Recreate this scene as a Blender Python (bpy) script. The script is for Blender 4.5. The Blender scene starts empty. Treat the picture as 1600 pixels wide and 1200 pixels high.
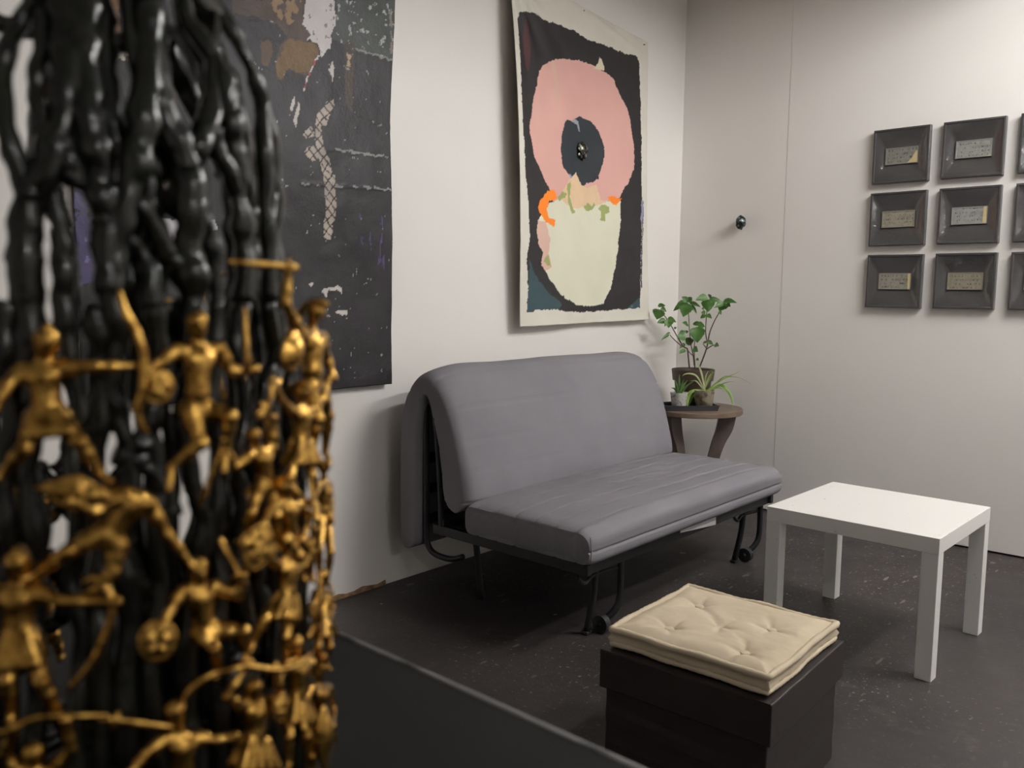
import bpy, bmesh, math, random
import numpy as np
from mathutils import Vector, Matrix
random.seed(7)
rs = np.random.RandomState(11)
scene = bpy.context.scene
COL = scene.collection

# ------------------------------------------------------------------ camera
cd = bpy.data.cameras.new('camera')
cam = bpy.data.objects.new('camera', cd)
COL.objects.link(cam)
cd.sensor_width = 36.0
cd.lens = 1324.46 / 1600 * 36.0
cd.clip_start = 0.02
right = Vector((0.7450, 0.6669, 0.0098)); up = Vector((-0.0778, 0.0723, 0.9943)); fwd = Vector((-0.6625, 0.7416, -0.1058))
cam.matrix_world = Matrix(((right.x, up.x, -fwd.x, 2.5779), (right.y, up.y, -fwd.y, 0.0), (right.z, up.z, -fwd.z, 1.1672), (0, 0, 0, 1)))
cd.dof.use_dof = True
cd.dof.focus_distance = 3.2
cd.dof.aperture_fstop = 10.5
scene.camera = cam

# ------------------------------------------------------------------ world, lights, exposure
world = bpy.data.worlds.new('world'); scene.world = world
world.use_nodes = True
world.node_tree.nodes['Background'].inputs[0].default_value = (0.9, 0.95, 1.0, 1)
world.node_tree.nodes['Background'].inputs[1].default_value = 0.05
scene.view_settings.view_transform = 'Standard'
scene.view_settings.look = 'None'
scene.view_settings.gamma = 1.0
scene.view_settings.use_curve_mapping = False
scene.view_settings.exposure = 0.0

# twin-tube ceiling battens (built below): x, y, z, length, glow
TUBES = [(2.5, 3.05, 2.72, 1.25, 122.0), (3.3, 3.52, 2.72, 1.25, 180.0), (5.5, 0.5, 2.72, 1.25, 80.0)]  # second and third added as unseen fill for back wall and table sides

# ------------------------------------------------------------------ helpers
def lin(c):
    c = c / 255.0
    return c / 12.92 if c <= 0.04045 else ((c + 0.055) / 1.055) ** 2.4
def rgb(r, g, b): return (lin(r), lin(g), lin(b), 1.0)

def mat(name, col, rough=0.6, metal=0.0, noise=None, bump=None, spec=0.5, coat=0.0):
    """noise=(scale, other colour, low, high[, detail]); bump=(scale, strength, distance)"""
    m = bpy.data.materials.new(name); m.use_nodes = True
    nt = m.node_tree; b = nt.nodes['Principled BSDF']
    b.inputs['Base Color'].default_value = col; b.inputs['Roughness'].default_value = rough
    b.inputs['Metallic'].default_value = metal; b.inputs['Specular IOR Level'].default_value = spec
    b.inputs['Coat Weight'].default_value = coat
    tc = nt.nodes.new('ShaderNodeTexCoord')
    if noise:
        n = nt.nodes.new('ShaderNodeTexNoise'); n.inputs['Scale'].default_value = noise[0]
        n.inputs['Detail'].default_value = noise[4] if len(noise) > 4 else 5
        nt.links.new(tc.outputs['Object'], n.inputs['Vector'])
        r = nt.nodes.new('ShaderNodeValToRGB')
        r.color_ramp.elements[0].position = noise[2]; r.color_ramp.elements[1].position = noise[3]
        r.color_ramp.elements[0].color = col; r.color_ramp.elements[1].color = noise[1]
        nt.links.new(n.outputs['Fac'], r.inputs['Fac']); nt.links.new(r.outputs['Color'], b.inputs['Base Color'])
    if bump:
        n2 = nt.nodes.new('ShaderNodeTexNoise'); n2.inputs['Scale'].default_value = bump[0]; n2.inputs['Detail'].default_value = 4
        nt.links.new(tc.outputs['Object'], n2.inputs['Vector'])
        bp = nt.nodes.new('ShaderNodeBump'); bp.inputs['Strength'].default_value = bump[1]; bp.inputs['Distance'].default_value = bump[2]
        nt.links.new(n2.outputs['Fac'], bp.inputs['Height']); nt.links.new(bp.outputs['Normal'], b.inputs['Normal'])
    return m

def obj(name, verts, faces, m, parent=None, smooth=False, loc=None):
    me = bpy.data.meshes.new(name)
    me.from_pydata([tuple(map(float, v)) for v in verts], [], [tuple(map(int, f)) for f in faces])
    me.update()
    if smooth: me.shade_smooth()
    o = bpy.data.objects.new(name, me); COL.objects.link(o)
    if m: me.materials.append(m)
    if parent: o.parent = parent
    if loc: o.location = loc
    return o
def from_bm(name, bm, m, parent=None, smooth=False, loc=None):
    me = bpy.data.meshes.new(name); bm.normal_update(); bm.to_mesh(me); bm.free()
    if smooth: me.shade_smooth()
    o = bpy.data.objects.new(name, me); COL.objects.link(o)
    if m: me.materials.append(m)
    if parent: o.parent = parent
    if loc: o.location = loc
    return o
def tag(o, label, cat, group=None, kind=None):
    o['label'] = label; o['category'] = cat
    if group: o['group'] = group
    if kind: o['kind'] = kind
    return o
def struct(o, label=None):
    o['kind'] = 'structure'
    if label: o['label'] = label
    return o
def thing(name, loc, label, cat, group=None, rz=0.0):
    o = bpy.data.objects.new(name, None); COL.objects.link(o); o.location = loc; o.rotation_euler = (0, 0, rz)
    o.empty_display_size = 0.05
    return tag(o, label, cat, group)
def copy_tree(o, parent=None):
    kids = list(o.children)
    c = o.copy(); COL.objects.link(c); c.parent = parent
    for k in kids: copy_tree(k, c)
    return c

def bm_box(bm, x0, x1, y0, y1, z0, z1, bev=0.0, seg=2):
    r = bmesh.ops.create_cube(bm, size=1.0)
    vs = r['verts']
    for v in vs:
        v.co = Vector(((x0 + x1) / 2 + v.co.x * (x1 - x0), (y0 + y1) / 2 + v.co.y * (y1 - y0), (z0 + z1) / 2 + v.co.z * (z1 - z0)))
    if bev > 0:
        es = list({e for v in vs for e in v.link_edges})
        bmesh.ops.bevel(bm, geom=es, offset=bev, segments=seg, affect='EDGES', profile=0.5)
def box(name, x0, x1, y0, y1, z0, z1, m, parent=None, bev=0.0, seg=2):
    bm = bmesh.new(); bm_box(bm, x0, x1, y0, y1, z0, z1, bev, seg)
    return from_bm(name, bm, m, parent)

def catmull(P, n):
    """resample a polyline of rows (any number of columns) smoothly"""
    P = np.asarray(P, float)
    Q = np.vstack([2 * P[0] - P[1], P, 2 * P[-1] - P[-2]])
    out = []
    for i in range(1, len(Q) - 2):
        p0, p1, p2, p3 = Q[i - 1], Q[i], Q[i + 1], Q[i + 2]
        for k in range(n):
            t = k / n
            out.append(0.5 * (2 * p1 + (p2 - p0) * t + (2 * p0 - 5 * p1 + 4 * p2 - p3) * t * t + (3 * p1 - p0 - 3 * p2 + p3) * t ** 3))
    out.append(Q[-2]); return np.array(out)
def tube_geo(P, R, n=8, flat=None, cap=True):
    """verts, faces of a tube along P with radii R; flat=(vector, factor) squashes along a direction"""
    P = np.asarray(P, float); R = np.broadcast_to(np.asarray(R, float), (len(P),))
    T = np.gradient(P, axis=0); T /= np.linalg.norm(T, axis=1)[:, None] + 1e-12
    a = np.array([0, 0, 1.0]) if abs(T[0][2]) < 0.9 else np.array([1.0, 0, 0])
    u = np.cross(T[0], a); u /= np.linalg.norm(u)
    V = []; F = []
    for i in range(len(P)):
        u = u - T[i] * (u @ T[i]); u /= np.linalg.norm(u) + 1e-12
        w = np.cross(T[i], u)
        for k in range(n):
            an = 2 * math.pi * k / n
            d = (u * math.cos(an) + w * math.sin(an)) * R[i]
            if flat is not None:
                f = np.asarray(flat[0], float); d = d - f * (d @ f) * (1 - flat[1])
            V.append(P[i] + d)
    for i in range(len(P) - 1):
        for k in range(n):
            F.append((i * n + k, i * n + (k + 1) % n, (i + 1) * n + (k + 1) % n, (i + 1) * n + k))
    if cap:
        F.append(tuple(range(n - 1, -1, -1))); F.append(tuple((len(P) - 1) * n + k for k in range(n)))
    return V, F
def tube(name, P, R, m, parent=None, n=8, smooth=True, sub=0, flat=None):
    P = np.asarray(P, float)
    if sub:
        R = np.broadcast_to(np.asarray(R, float), (len(P),))
        Q = catmull(np.hstack([P, R[:, None]]), sub); P, R = Q[:, :3], Q[:, 3]
    V, F = tube_geo(P, R, n, flat)
    return obj(name, V, F, m, parent, smooth)
def lathe(name, prof, m, parent=None, n=40, loc=None, smooth=True):
    V = []; F = []
    for (r, z) in prof:
        for k in range(n):
            a = 2 * math.pi * k / n; V.append((r * math.cos(a), r * math.sin(a), z))
    for i in range(len(prof) - 1):
        for k in range(n):
            F.append((i * n + k, i * n + (k + 1) % n, (i + 1) * n + (k + 1) % n, (i + 1) * n + k))
    F.append(tuple(range(n - 1, -1, -1))); F.append(tuple((len(prof) - 1) * n + k for k in range(n)))
    o = obj(name, V, F, m, parent, False, loc)
    if smooth: o.data.set_sharp_from_angle(angle=math.radians(40)) if False else None
    if smooth:
        o.data.shade_smooth(); o.data.set_sharp_from_angle(angle=math.radians(35))
    return o
def sheet(name, X, Y, Z, m, parent=None, smooth=True, colors=None, wrap_v=False, thick=0.0):
    """grid surface from 2-D arrays; thick closes it with a second layer along -x"""
    nu, nv = X.shape
    V = np.stack([X, Y, Z], -1).reshape(-1, 3)
    idx = np.arange(nu * nv).reshape(nu, nv)
    F = np.stack([idx[:-1, :-1], idx[1:, :-1], idx[1:, 1:], idx[:-1, 1:]], -1).reshape(-1, 4)
    if wrap_v:
        F = np.vstack([F, np.stack([idx[:-1, -1], idx[1:, -1], idx[1:, 0], idx[:-1, 0]], -1).reshape(-1, 4)])
    me = bpy.data.meshes.new(name)
    me.vertices.add(len(V)); me.vertices.foreach_set('co', V.astype(np.float32).ravel())
    me.loops.add(len(F) * 4); me.loops.foreach_set('vertex_index', F.astype(np.int32).ravel())
    me.polygons.add(len(F)); me.polygons.foreach_set('loop_start', np.arange(0, len(F) * 4, 4, dtype=np.int32))
    me.update(calc_edges=True); me.validate()
    if colors is not None:
        at = me.color_attributes.new('paint', 'FLOAT_COLOR', 'POINT')
        c4 = np.ones((len(V), 4), np.float32); c4[:, :3] = colors.reshape(-1, 3)
        at.data.foreach_set('color', c4.ravel())
    if smooth: me.shade_smooth()
    o = bpy.data.objects.new(name, me); COL.objects.link(o)
    me.materials.append(m)
    if parent: o.parent = parent
    if thick:
        md = o.modifiers.new('thickness', 'SOLIDIFY'); md.thickness = thick; md.offset = 0
    return o

# smooth value noise on numpy arrays (for painted canvases and cloth relief)
_perm = rs.rand(64, 64)
def vnoise(x, y):
    xi = np.floor(x).astype(int); yi = np.floor(y).astype(int)
    fx = x - xi; fy = y - yi; fx = fx * fx * (3 - 2 * fx); fy = fy * fy * (3 - 2 * fy)
    g = lambda a, b: _perm[a % 64, b % 64]
    return (g(xi, yi) * (1 - fx) + g(xi + 1, yi) * fx) * (1 - fy) + (g(xi, yi + 1) * (1 - fx) + g(xi + 1, yi + 1) * fx) * fy
def fbm(x, y, o=4):
    s = 0; a = 0.5
    for i in range(o):
        s = s + a * vnoise(x * 2 ** i + 17 * i, y * 2 ** i + 5 * i); a *= 0.5
    return s
def inside(P, x, y):
    P = np.asarray(P); r = np.zeros(x.shape, bool); j = len(P) - 1
    for i in range(len(P)):
        xi, yi = P[i]; xj, yj = P[j]
        c = ((yi > y) != (yj > y)) & (x < (xj - xi) * (y - yi) / (yj - yi + 1e-12) + xi)
        r ^= c; j = i
    return r
def segdist(P, x, y):
    d = np.full(x.shape, 9.0)
    for (ax, ay), (bx, by) in zip(P[:-1], P[1:]):
        vx, vy = bx - ax, by - ay
        t = np.clip(((x - ax) * vx + (y - ay) * vy) / (vx * vx + vy * vy + 1e-12), 0, 1)
        d = np.minimum(d, np.hypot(x - ax - t * vx, y - ay - t * vy))
    return d

# ------------------------------------------------------------------ measured outlines (metres, millimetres for the sculpture)
FLOWER = {"black":[[0.0521,0.8846],[0.1273,0.9025],[0.1749,0.9],[0.3032,0.9047],[0.4254,0.915],[0.5288,0.9111],[0.6565,0.92],[0.7441,0.9195],[0.9161,0.9337],[0.9282,0.9184],[0.9473,0.7371],[0.951,0.5136],[0.9555,0.4314],[0.9457,0.2747],[0.9261,0.117],[0.9093,0.0435],[0.7783,0.0431],[0.6435,0.0388],[0.444,0.0368],[0.3064,0.0417],[0.1582,0.0508],[0.0431,0.0412],[0.0536,0.1127],[0.0443,0.1959],[0.0648,0.2628],[0.0564,0.3605],[0.0387,0.4396],[0.0327,0.5582],[0.0306,0.6757],[0.0406,0.7948]],"pink":[[0.2607,0.79],[0.3397,0.8115],[0.4629,0.8315],[0.5693,0.8387],[0.6552,0.8321],[0.7209,0.8208],[0.7429,0.8011],[0.7879,0.7657],[0.834,0.7489],[0.8574,0.6935],[0.8813,0.6372],[0.8909,0.5882],[0.8807,0.5367],[0.8434,0.4927],[0.7951,0.4633],[0.7593,0.4256],[0.7132,0.4024],[0.4909,0.3811],[0.2386,0.3748],[0.2076,0.4148],[0.1555,0.4517],[0.1051,0.4954],[0.0877,0.5418],[0.0801,0.5729],[0.0951,0.6152],[0.122,0.6678],[0.1621,0.7397],[0.2067,0.7686]],"disc":[[0.3476,0.6276],[0.3667,0.6347],[0.3987,0.6342],[0.4421,0.6491],[0.469,0.6596],[0.5217,0.6588],[0.5794,0.6495],[0.6106,0.6326],[0.6312,0.6106],[0.6466,0.5854],[0.6461,0.558],[0.6349,0.5294],[0.6077,0.497],[0.6019,0.4783],[0.543,0.4592],[0.4997,0.4507],[0.494,0.4413],[0.4612,0.4372],[0.4451,0.4467],[0.4068,0.4517],[0.3634,0.4698],[0.331,0.4833],[0.3155,0.5004],[0.3119,0.5312],[0.3166,0.563],[0.3264,0.5892],[0.3381,0.6055]],"pot":[[0.1496,0.3343],[0.2051,0.3679],[0.2844,0.3872],[0.3992,0.3787],[0.5029,0.4005],[0.6249,0.4053],[0.7708,0.4265],[0.7683,0.3569],[0.7476,0.2663],[0.7254,0.2058],[0.6991,0.1556],[0.6779,0.1157],[0.6497,0.0959],[0.6136,0.0617],[0.5363,0.0546],[0.4234,0.0586],[0.3328,0.0777],[0.246,0.1136],[0.1742,0.1609],[0.1441,0.1817],[0.1556,0.2162],[0.1254,0.2405],[0.1168,0.2987]],"potpink":[[0.1234,0.3117],[0.1806,0.311],[0.2152,0.2614],[0.198,0.2176],[0.2238,0.1749],[0.1742,0.1609],[0.1441,0.1817],[0.1556,0.2162],[0.1254,0.2405],[0.1163,0.282]],"peach":[[0.3321,0.4219],[0.3679,0.4473],[0.4266,0.48],[0.4706,0.4436],[0.5199,0.4389],[0.5825,0.4585],[0.6142,0.414],[0.669,0.4087],[0.5357,0.3797],[0.3986,0.3651],[0.2844,0.3872]],"orange":[[0.1403,0.3671],[0.1847,0.3959],[0.252,0.4146],[0.2732,0.3906],[0.2053,0.3722],[0.1887,0.3455],[0.203,0.3252],[0.2582,0.3201],[0.2458,0.2976],[0.1913,0.3074],[0.1492,0.3259],[0.129,0.3496]],"orange2":[[0.6697,0.43],[0.7824,0.4275],[0.7357,0.4021],[0.6802,0.4144]],"green1":[[0.2801,0.3912],[0.3199,0.4094],[0.3544,0.4089],[0.3304,0.391],[0.2886,0.3814]],"green2":[[0.3559,0.4373],[0.3839,0.4471],[0.3773,0.4038],[0.3988,0.3696],[0.4166,0.3547],[0.3932,0.3494],[0.3578,0.3843]],"green3":[[0.4865,0.3835],[0.5183,0.3924],[0.547,0.3853],[0.5629,0.3968],[0.5759,0.3874],[0.5465,0.3712],[0.5017,0.3698]],"green4":[[0.5977,0.3824],[0.6246,0.3977],[0.6796,0.396],[0.6855,0.376],[0.6497,0.3639],[0.6444,0.3414],[0.6116,0.3433],[0.6235,0.367]],"green5":[[0.1611,0.195],[0.1913,0.213],[0.1993,0.2003],[0.2175,0.1791],[0.1941,0.1812],[0.1755,0.1911]],"spike":[[0.6235,0.8738],[0.6342,0.8695],[0.651,0.8378],[0.569,0.8279],[0.608,0.8489]],"drip":[[0.3933,0.6323],[0.4151,0.6408],[0.4524,0.641],[0.4674,0.6152],[0.4513,0.6119],[0.4413,0.6308],[0.4146,0.6301]],"wisp":[[0.3633,0.4677],[0.38,0.4715],[0.4126,0.4598],[0.4068,0.4528],[0.3849,0.457]],"teal":[[0.0536,0.1127],[0.0641,0.1965],[0.1028,0.1469],[0.1616,0.1132],[0.2862,0.0645],[0.2624,0.0468],[0.1583,0.0526],[0.0468,0.0437]],"teal2":[[0.9146,0.0855],[0.9147,0.0435],[0.802,0.0428],[0.8544,0.065]],"side":[[0.9634,0.4321],[0.9713,0.4327],[0.9397,0.1171],[0.9288,0.117]],"lav":[[0.9556,0.4418],[0.9686,0.4325],[0.9538,0.3482],[0.9385,0.368]]}
EYE = [0.4673,0.5526]
DARK = {"green":[[0.7757,0.7924],[1.0402,0.8378],[1.0528,0.697],[0.9987,0.7033],[0.8468,0.7084],[0.7634,0.7153],[0.7787,0.7491]],"brown":[[0.4368,0.7344],[0.6653,0.7737],[0.6618,0.7245],[0.6897,0.7135],[0.679,0.6965],[0.7126,0.6999],[0.7188,0.6774],[0.679,0.6344],[0.6397,0.6277],[0.6124,0.6317],[0.59,0.6074],[0.5739,0.6084],[0.5697,0.638],[0.5866,0.6736],[0.6135,0.6957],[0.5712,0.7132],[0.52,0.7167],[0.4899,0.7147],[0.4361,0.7115]],"tan":[[0.5605,0.7676],[0.6594,0.7848],[0.6551,0.7599],[0.6346,0.7263],[0.6134,0.7169],[0.5816,0.7238],[0.5608,0.7382]],"ochre":[[0.6135,0.6927],[0.679,0.6959],[0.7098,0.698],[0.7159,0.6801],[0.6848,0.6414],[0.6453,0.63],[0.6125,0.6348],[0.5901,0.6105],[0.5742,0.6145],[0.5724,0.6384],[0.5865,0.6705]],"brown2":[[0.524,0.6732],[0.5604,0.6787],[0.5625,0.658],[0.5484,0.6291],[0.5225,0.6315]],"white":[[0.6645,0.7917],[0.7689,0.8099],[0.7713,0.773],[0.7787,0.7491],[0.7631,0.7216],[0.7615,0.6961],[0.7359,0.6814],[0.7246,0.672],[0.7154,0.6988],[0.6789,0.6996],[0.6897,0.7135],[0.6618,0.7245],[0.6715,0.7566]],"red":[[0.7217,0.6763],[0.7019,0.6531],[0.6846,0.6289],[0.6656,0.5969],[0.66,0.5978],[0.676,0.6278],[0.7075,0.6664],[0.716,0.677]],"sl1":[[0.7711,0.6721],[0.7786,0.6572],[0.767,0.6295],[0.761,0.6485],[0.7539,0.6523],[0.7644,0.6585]],"sl2":[[0.6301,0.588],[0.6323,0.5728],[0.6233,0.5534],[0.6151,0.5555]],"sl3":[[0.6464,0.5791],[0.6494,0.5562],[0.636,0.5239],[0.6265,0.5353]],"lat1":[[0.7714,0.5954],[0.7801,0.5835],[0.7523,0.558],[0.7457,0.5413],[0.7219,0.5357],[0.7379,0.4927],[0.7549,0.4717],[0.766,0.4404],[0.7745,0.4087],[0.7331,0.4061],[0.7277,0.444],[0.7141,0.4811],[0.7004,0.5051],[0.7042,0.5307],[0.7081,0.5564],[0.7413,0.5823]],"lat0":[[0.6609,0.5171],[0.687,0.5321],[0.7039,0.5212],[0.692,0.5106],[0.6747,0.5075]],"lat2":[[0.6741,0.4871],[0.6972,0.4954],[0.7199,0.4816],[0.7139,0.4731],[0.6906,0.4618],[0.6766,0.4701],[0.6597,0.4734]],"lat3":[[0.7348,0.439],[0.7751,0.4419],[0.7756,0.3611],[0.7642,0.3458],[0.7574,0.3123],[0.7406,0.3061],[0.7274,0.3185],[0.7375,0.3665],[0.733,0.4027]],"post":[[0.8162,0.7168],[0.8488,0.7216],[0.8502,0.6505],[0.8444,0.5712],[0.82,0.5946],[0.816,0.6654]],"postw":[[0.8204,0.6982],[0.8419,0.6916],[0.8335,0.6807],[0.8372,0.6683],[0.8189,0.6691],[0.8273,0.6831]],"wm1":[[0.6719,0.2201],[0.6983,0.2203],[0.6845,0.2092]],"wm2":[[0.7178,0.2076],[0.752,0.2134],[0.7971,0.2157],[0.7965,0.1967],[0.7794,0.208],[0.7448,0.2059],[0.7373,0.1909]],"wm3":[[0.7706,0.1626],[0.8166,0.1642],[0.8163,0.1566],[0.7773,0.1569]],"strip":[[0.9789,0.8072],[0.9885,0.8088],[0.9986,0.7168],[0.9908,0.7157]],"eye":[[0.13,0.302],[0.1734,0.3224],[0.2167,0.3299],[0.3057,0.3286],[0.3715,0.334],[0.38,0.3168],[0.3033,0.2976],[0.2334,0.2805],[0.1871,0.2867]],"arcw":[[0.1327,0.3312],[0.1774,0.3716],[0.2116,0.3759],[0.2656,0.4105],[0.274,0.4],[0.2512,0.3707],[0.2099,0.3516],[0.158,0.3379]],"arcw2":[[0.2054,0.4148],[0.2659,0.4194],[0.2651,0.3994],[0.213,0.3979]],"lband":[[0.089,0.6938],[0.1279,0.7009],[0.1308,0.6142],[0.146,0.601],[0.1453,0.5823],[0.114,0.5863],[0.0838,0.6003]],"lwhite":[[0.0844,0.6125],[0.1121,0.6145],[0.146,0.601],[0.1453,0.5823],[0.1171,0.5846],[0.0837,0.5963]],"purple1":[[-0.0077,0.3292],[0.011,0.3713],[0.0345,0.3811],[0.0541,0.3429],[0.0728,0.2912],[0.0674,0.2275],[-0.003,0.2057],[-0.0111,0.2572]],"purple2":[[0.859,0.4272],[0.9702,0.462],[0.9996,0.2557],[0.9279,0.2406],[0.8631,0.3073]],"wdash":[[0.3125,0.5187],[0.3488,0.5226],[0.3486,0.5114],[0.3123,0.5065]]}
LATL = [[[0.8468,0.7084],[1.0052,0.7042]],[[0.8632,0.5666],[1.0183,0.5607]],[[0.7379,0.4927],[1.0187,0.4968]],[[0.6506,0.4189],[1.0157,0.4279]]]
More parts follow.
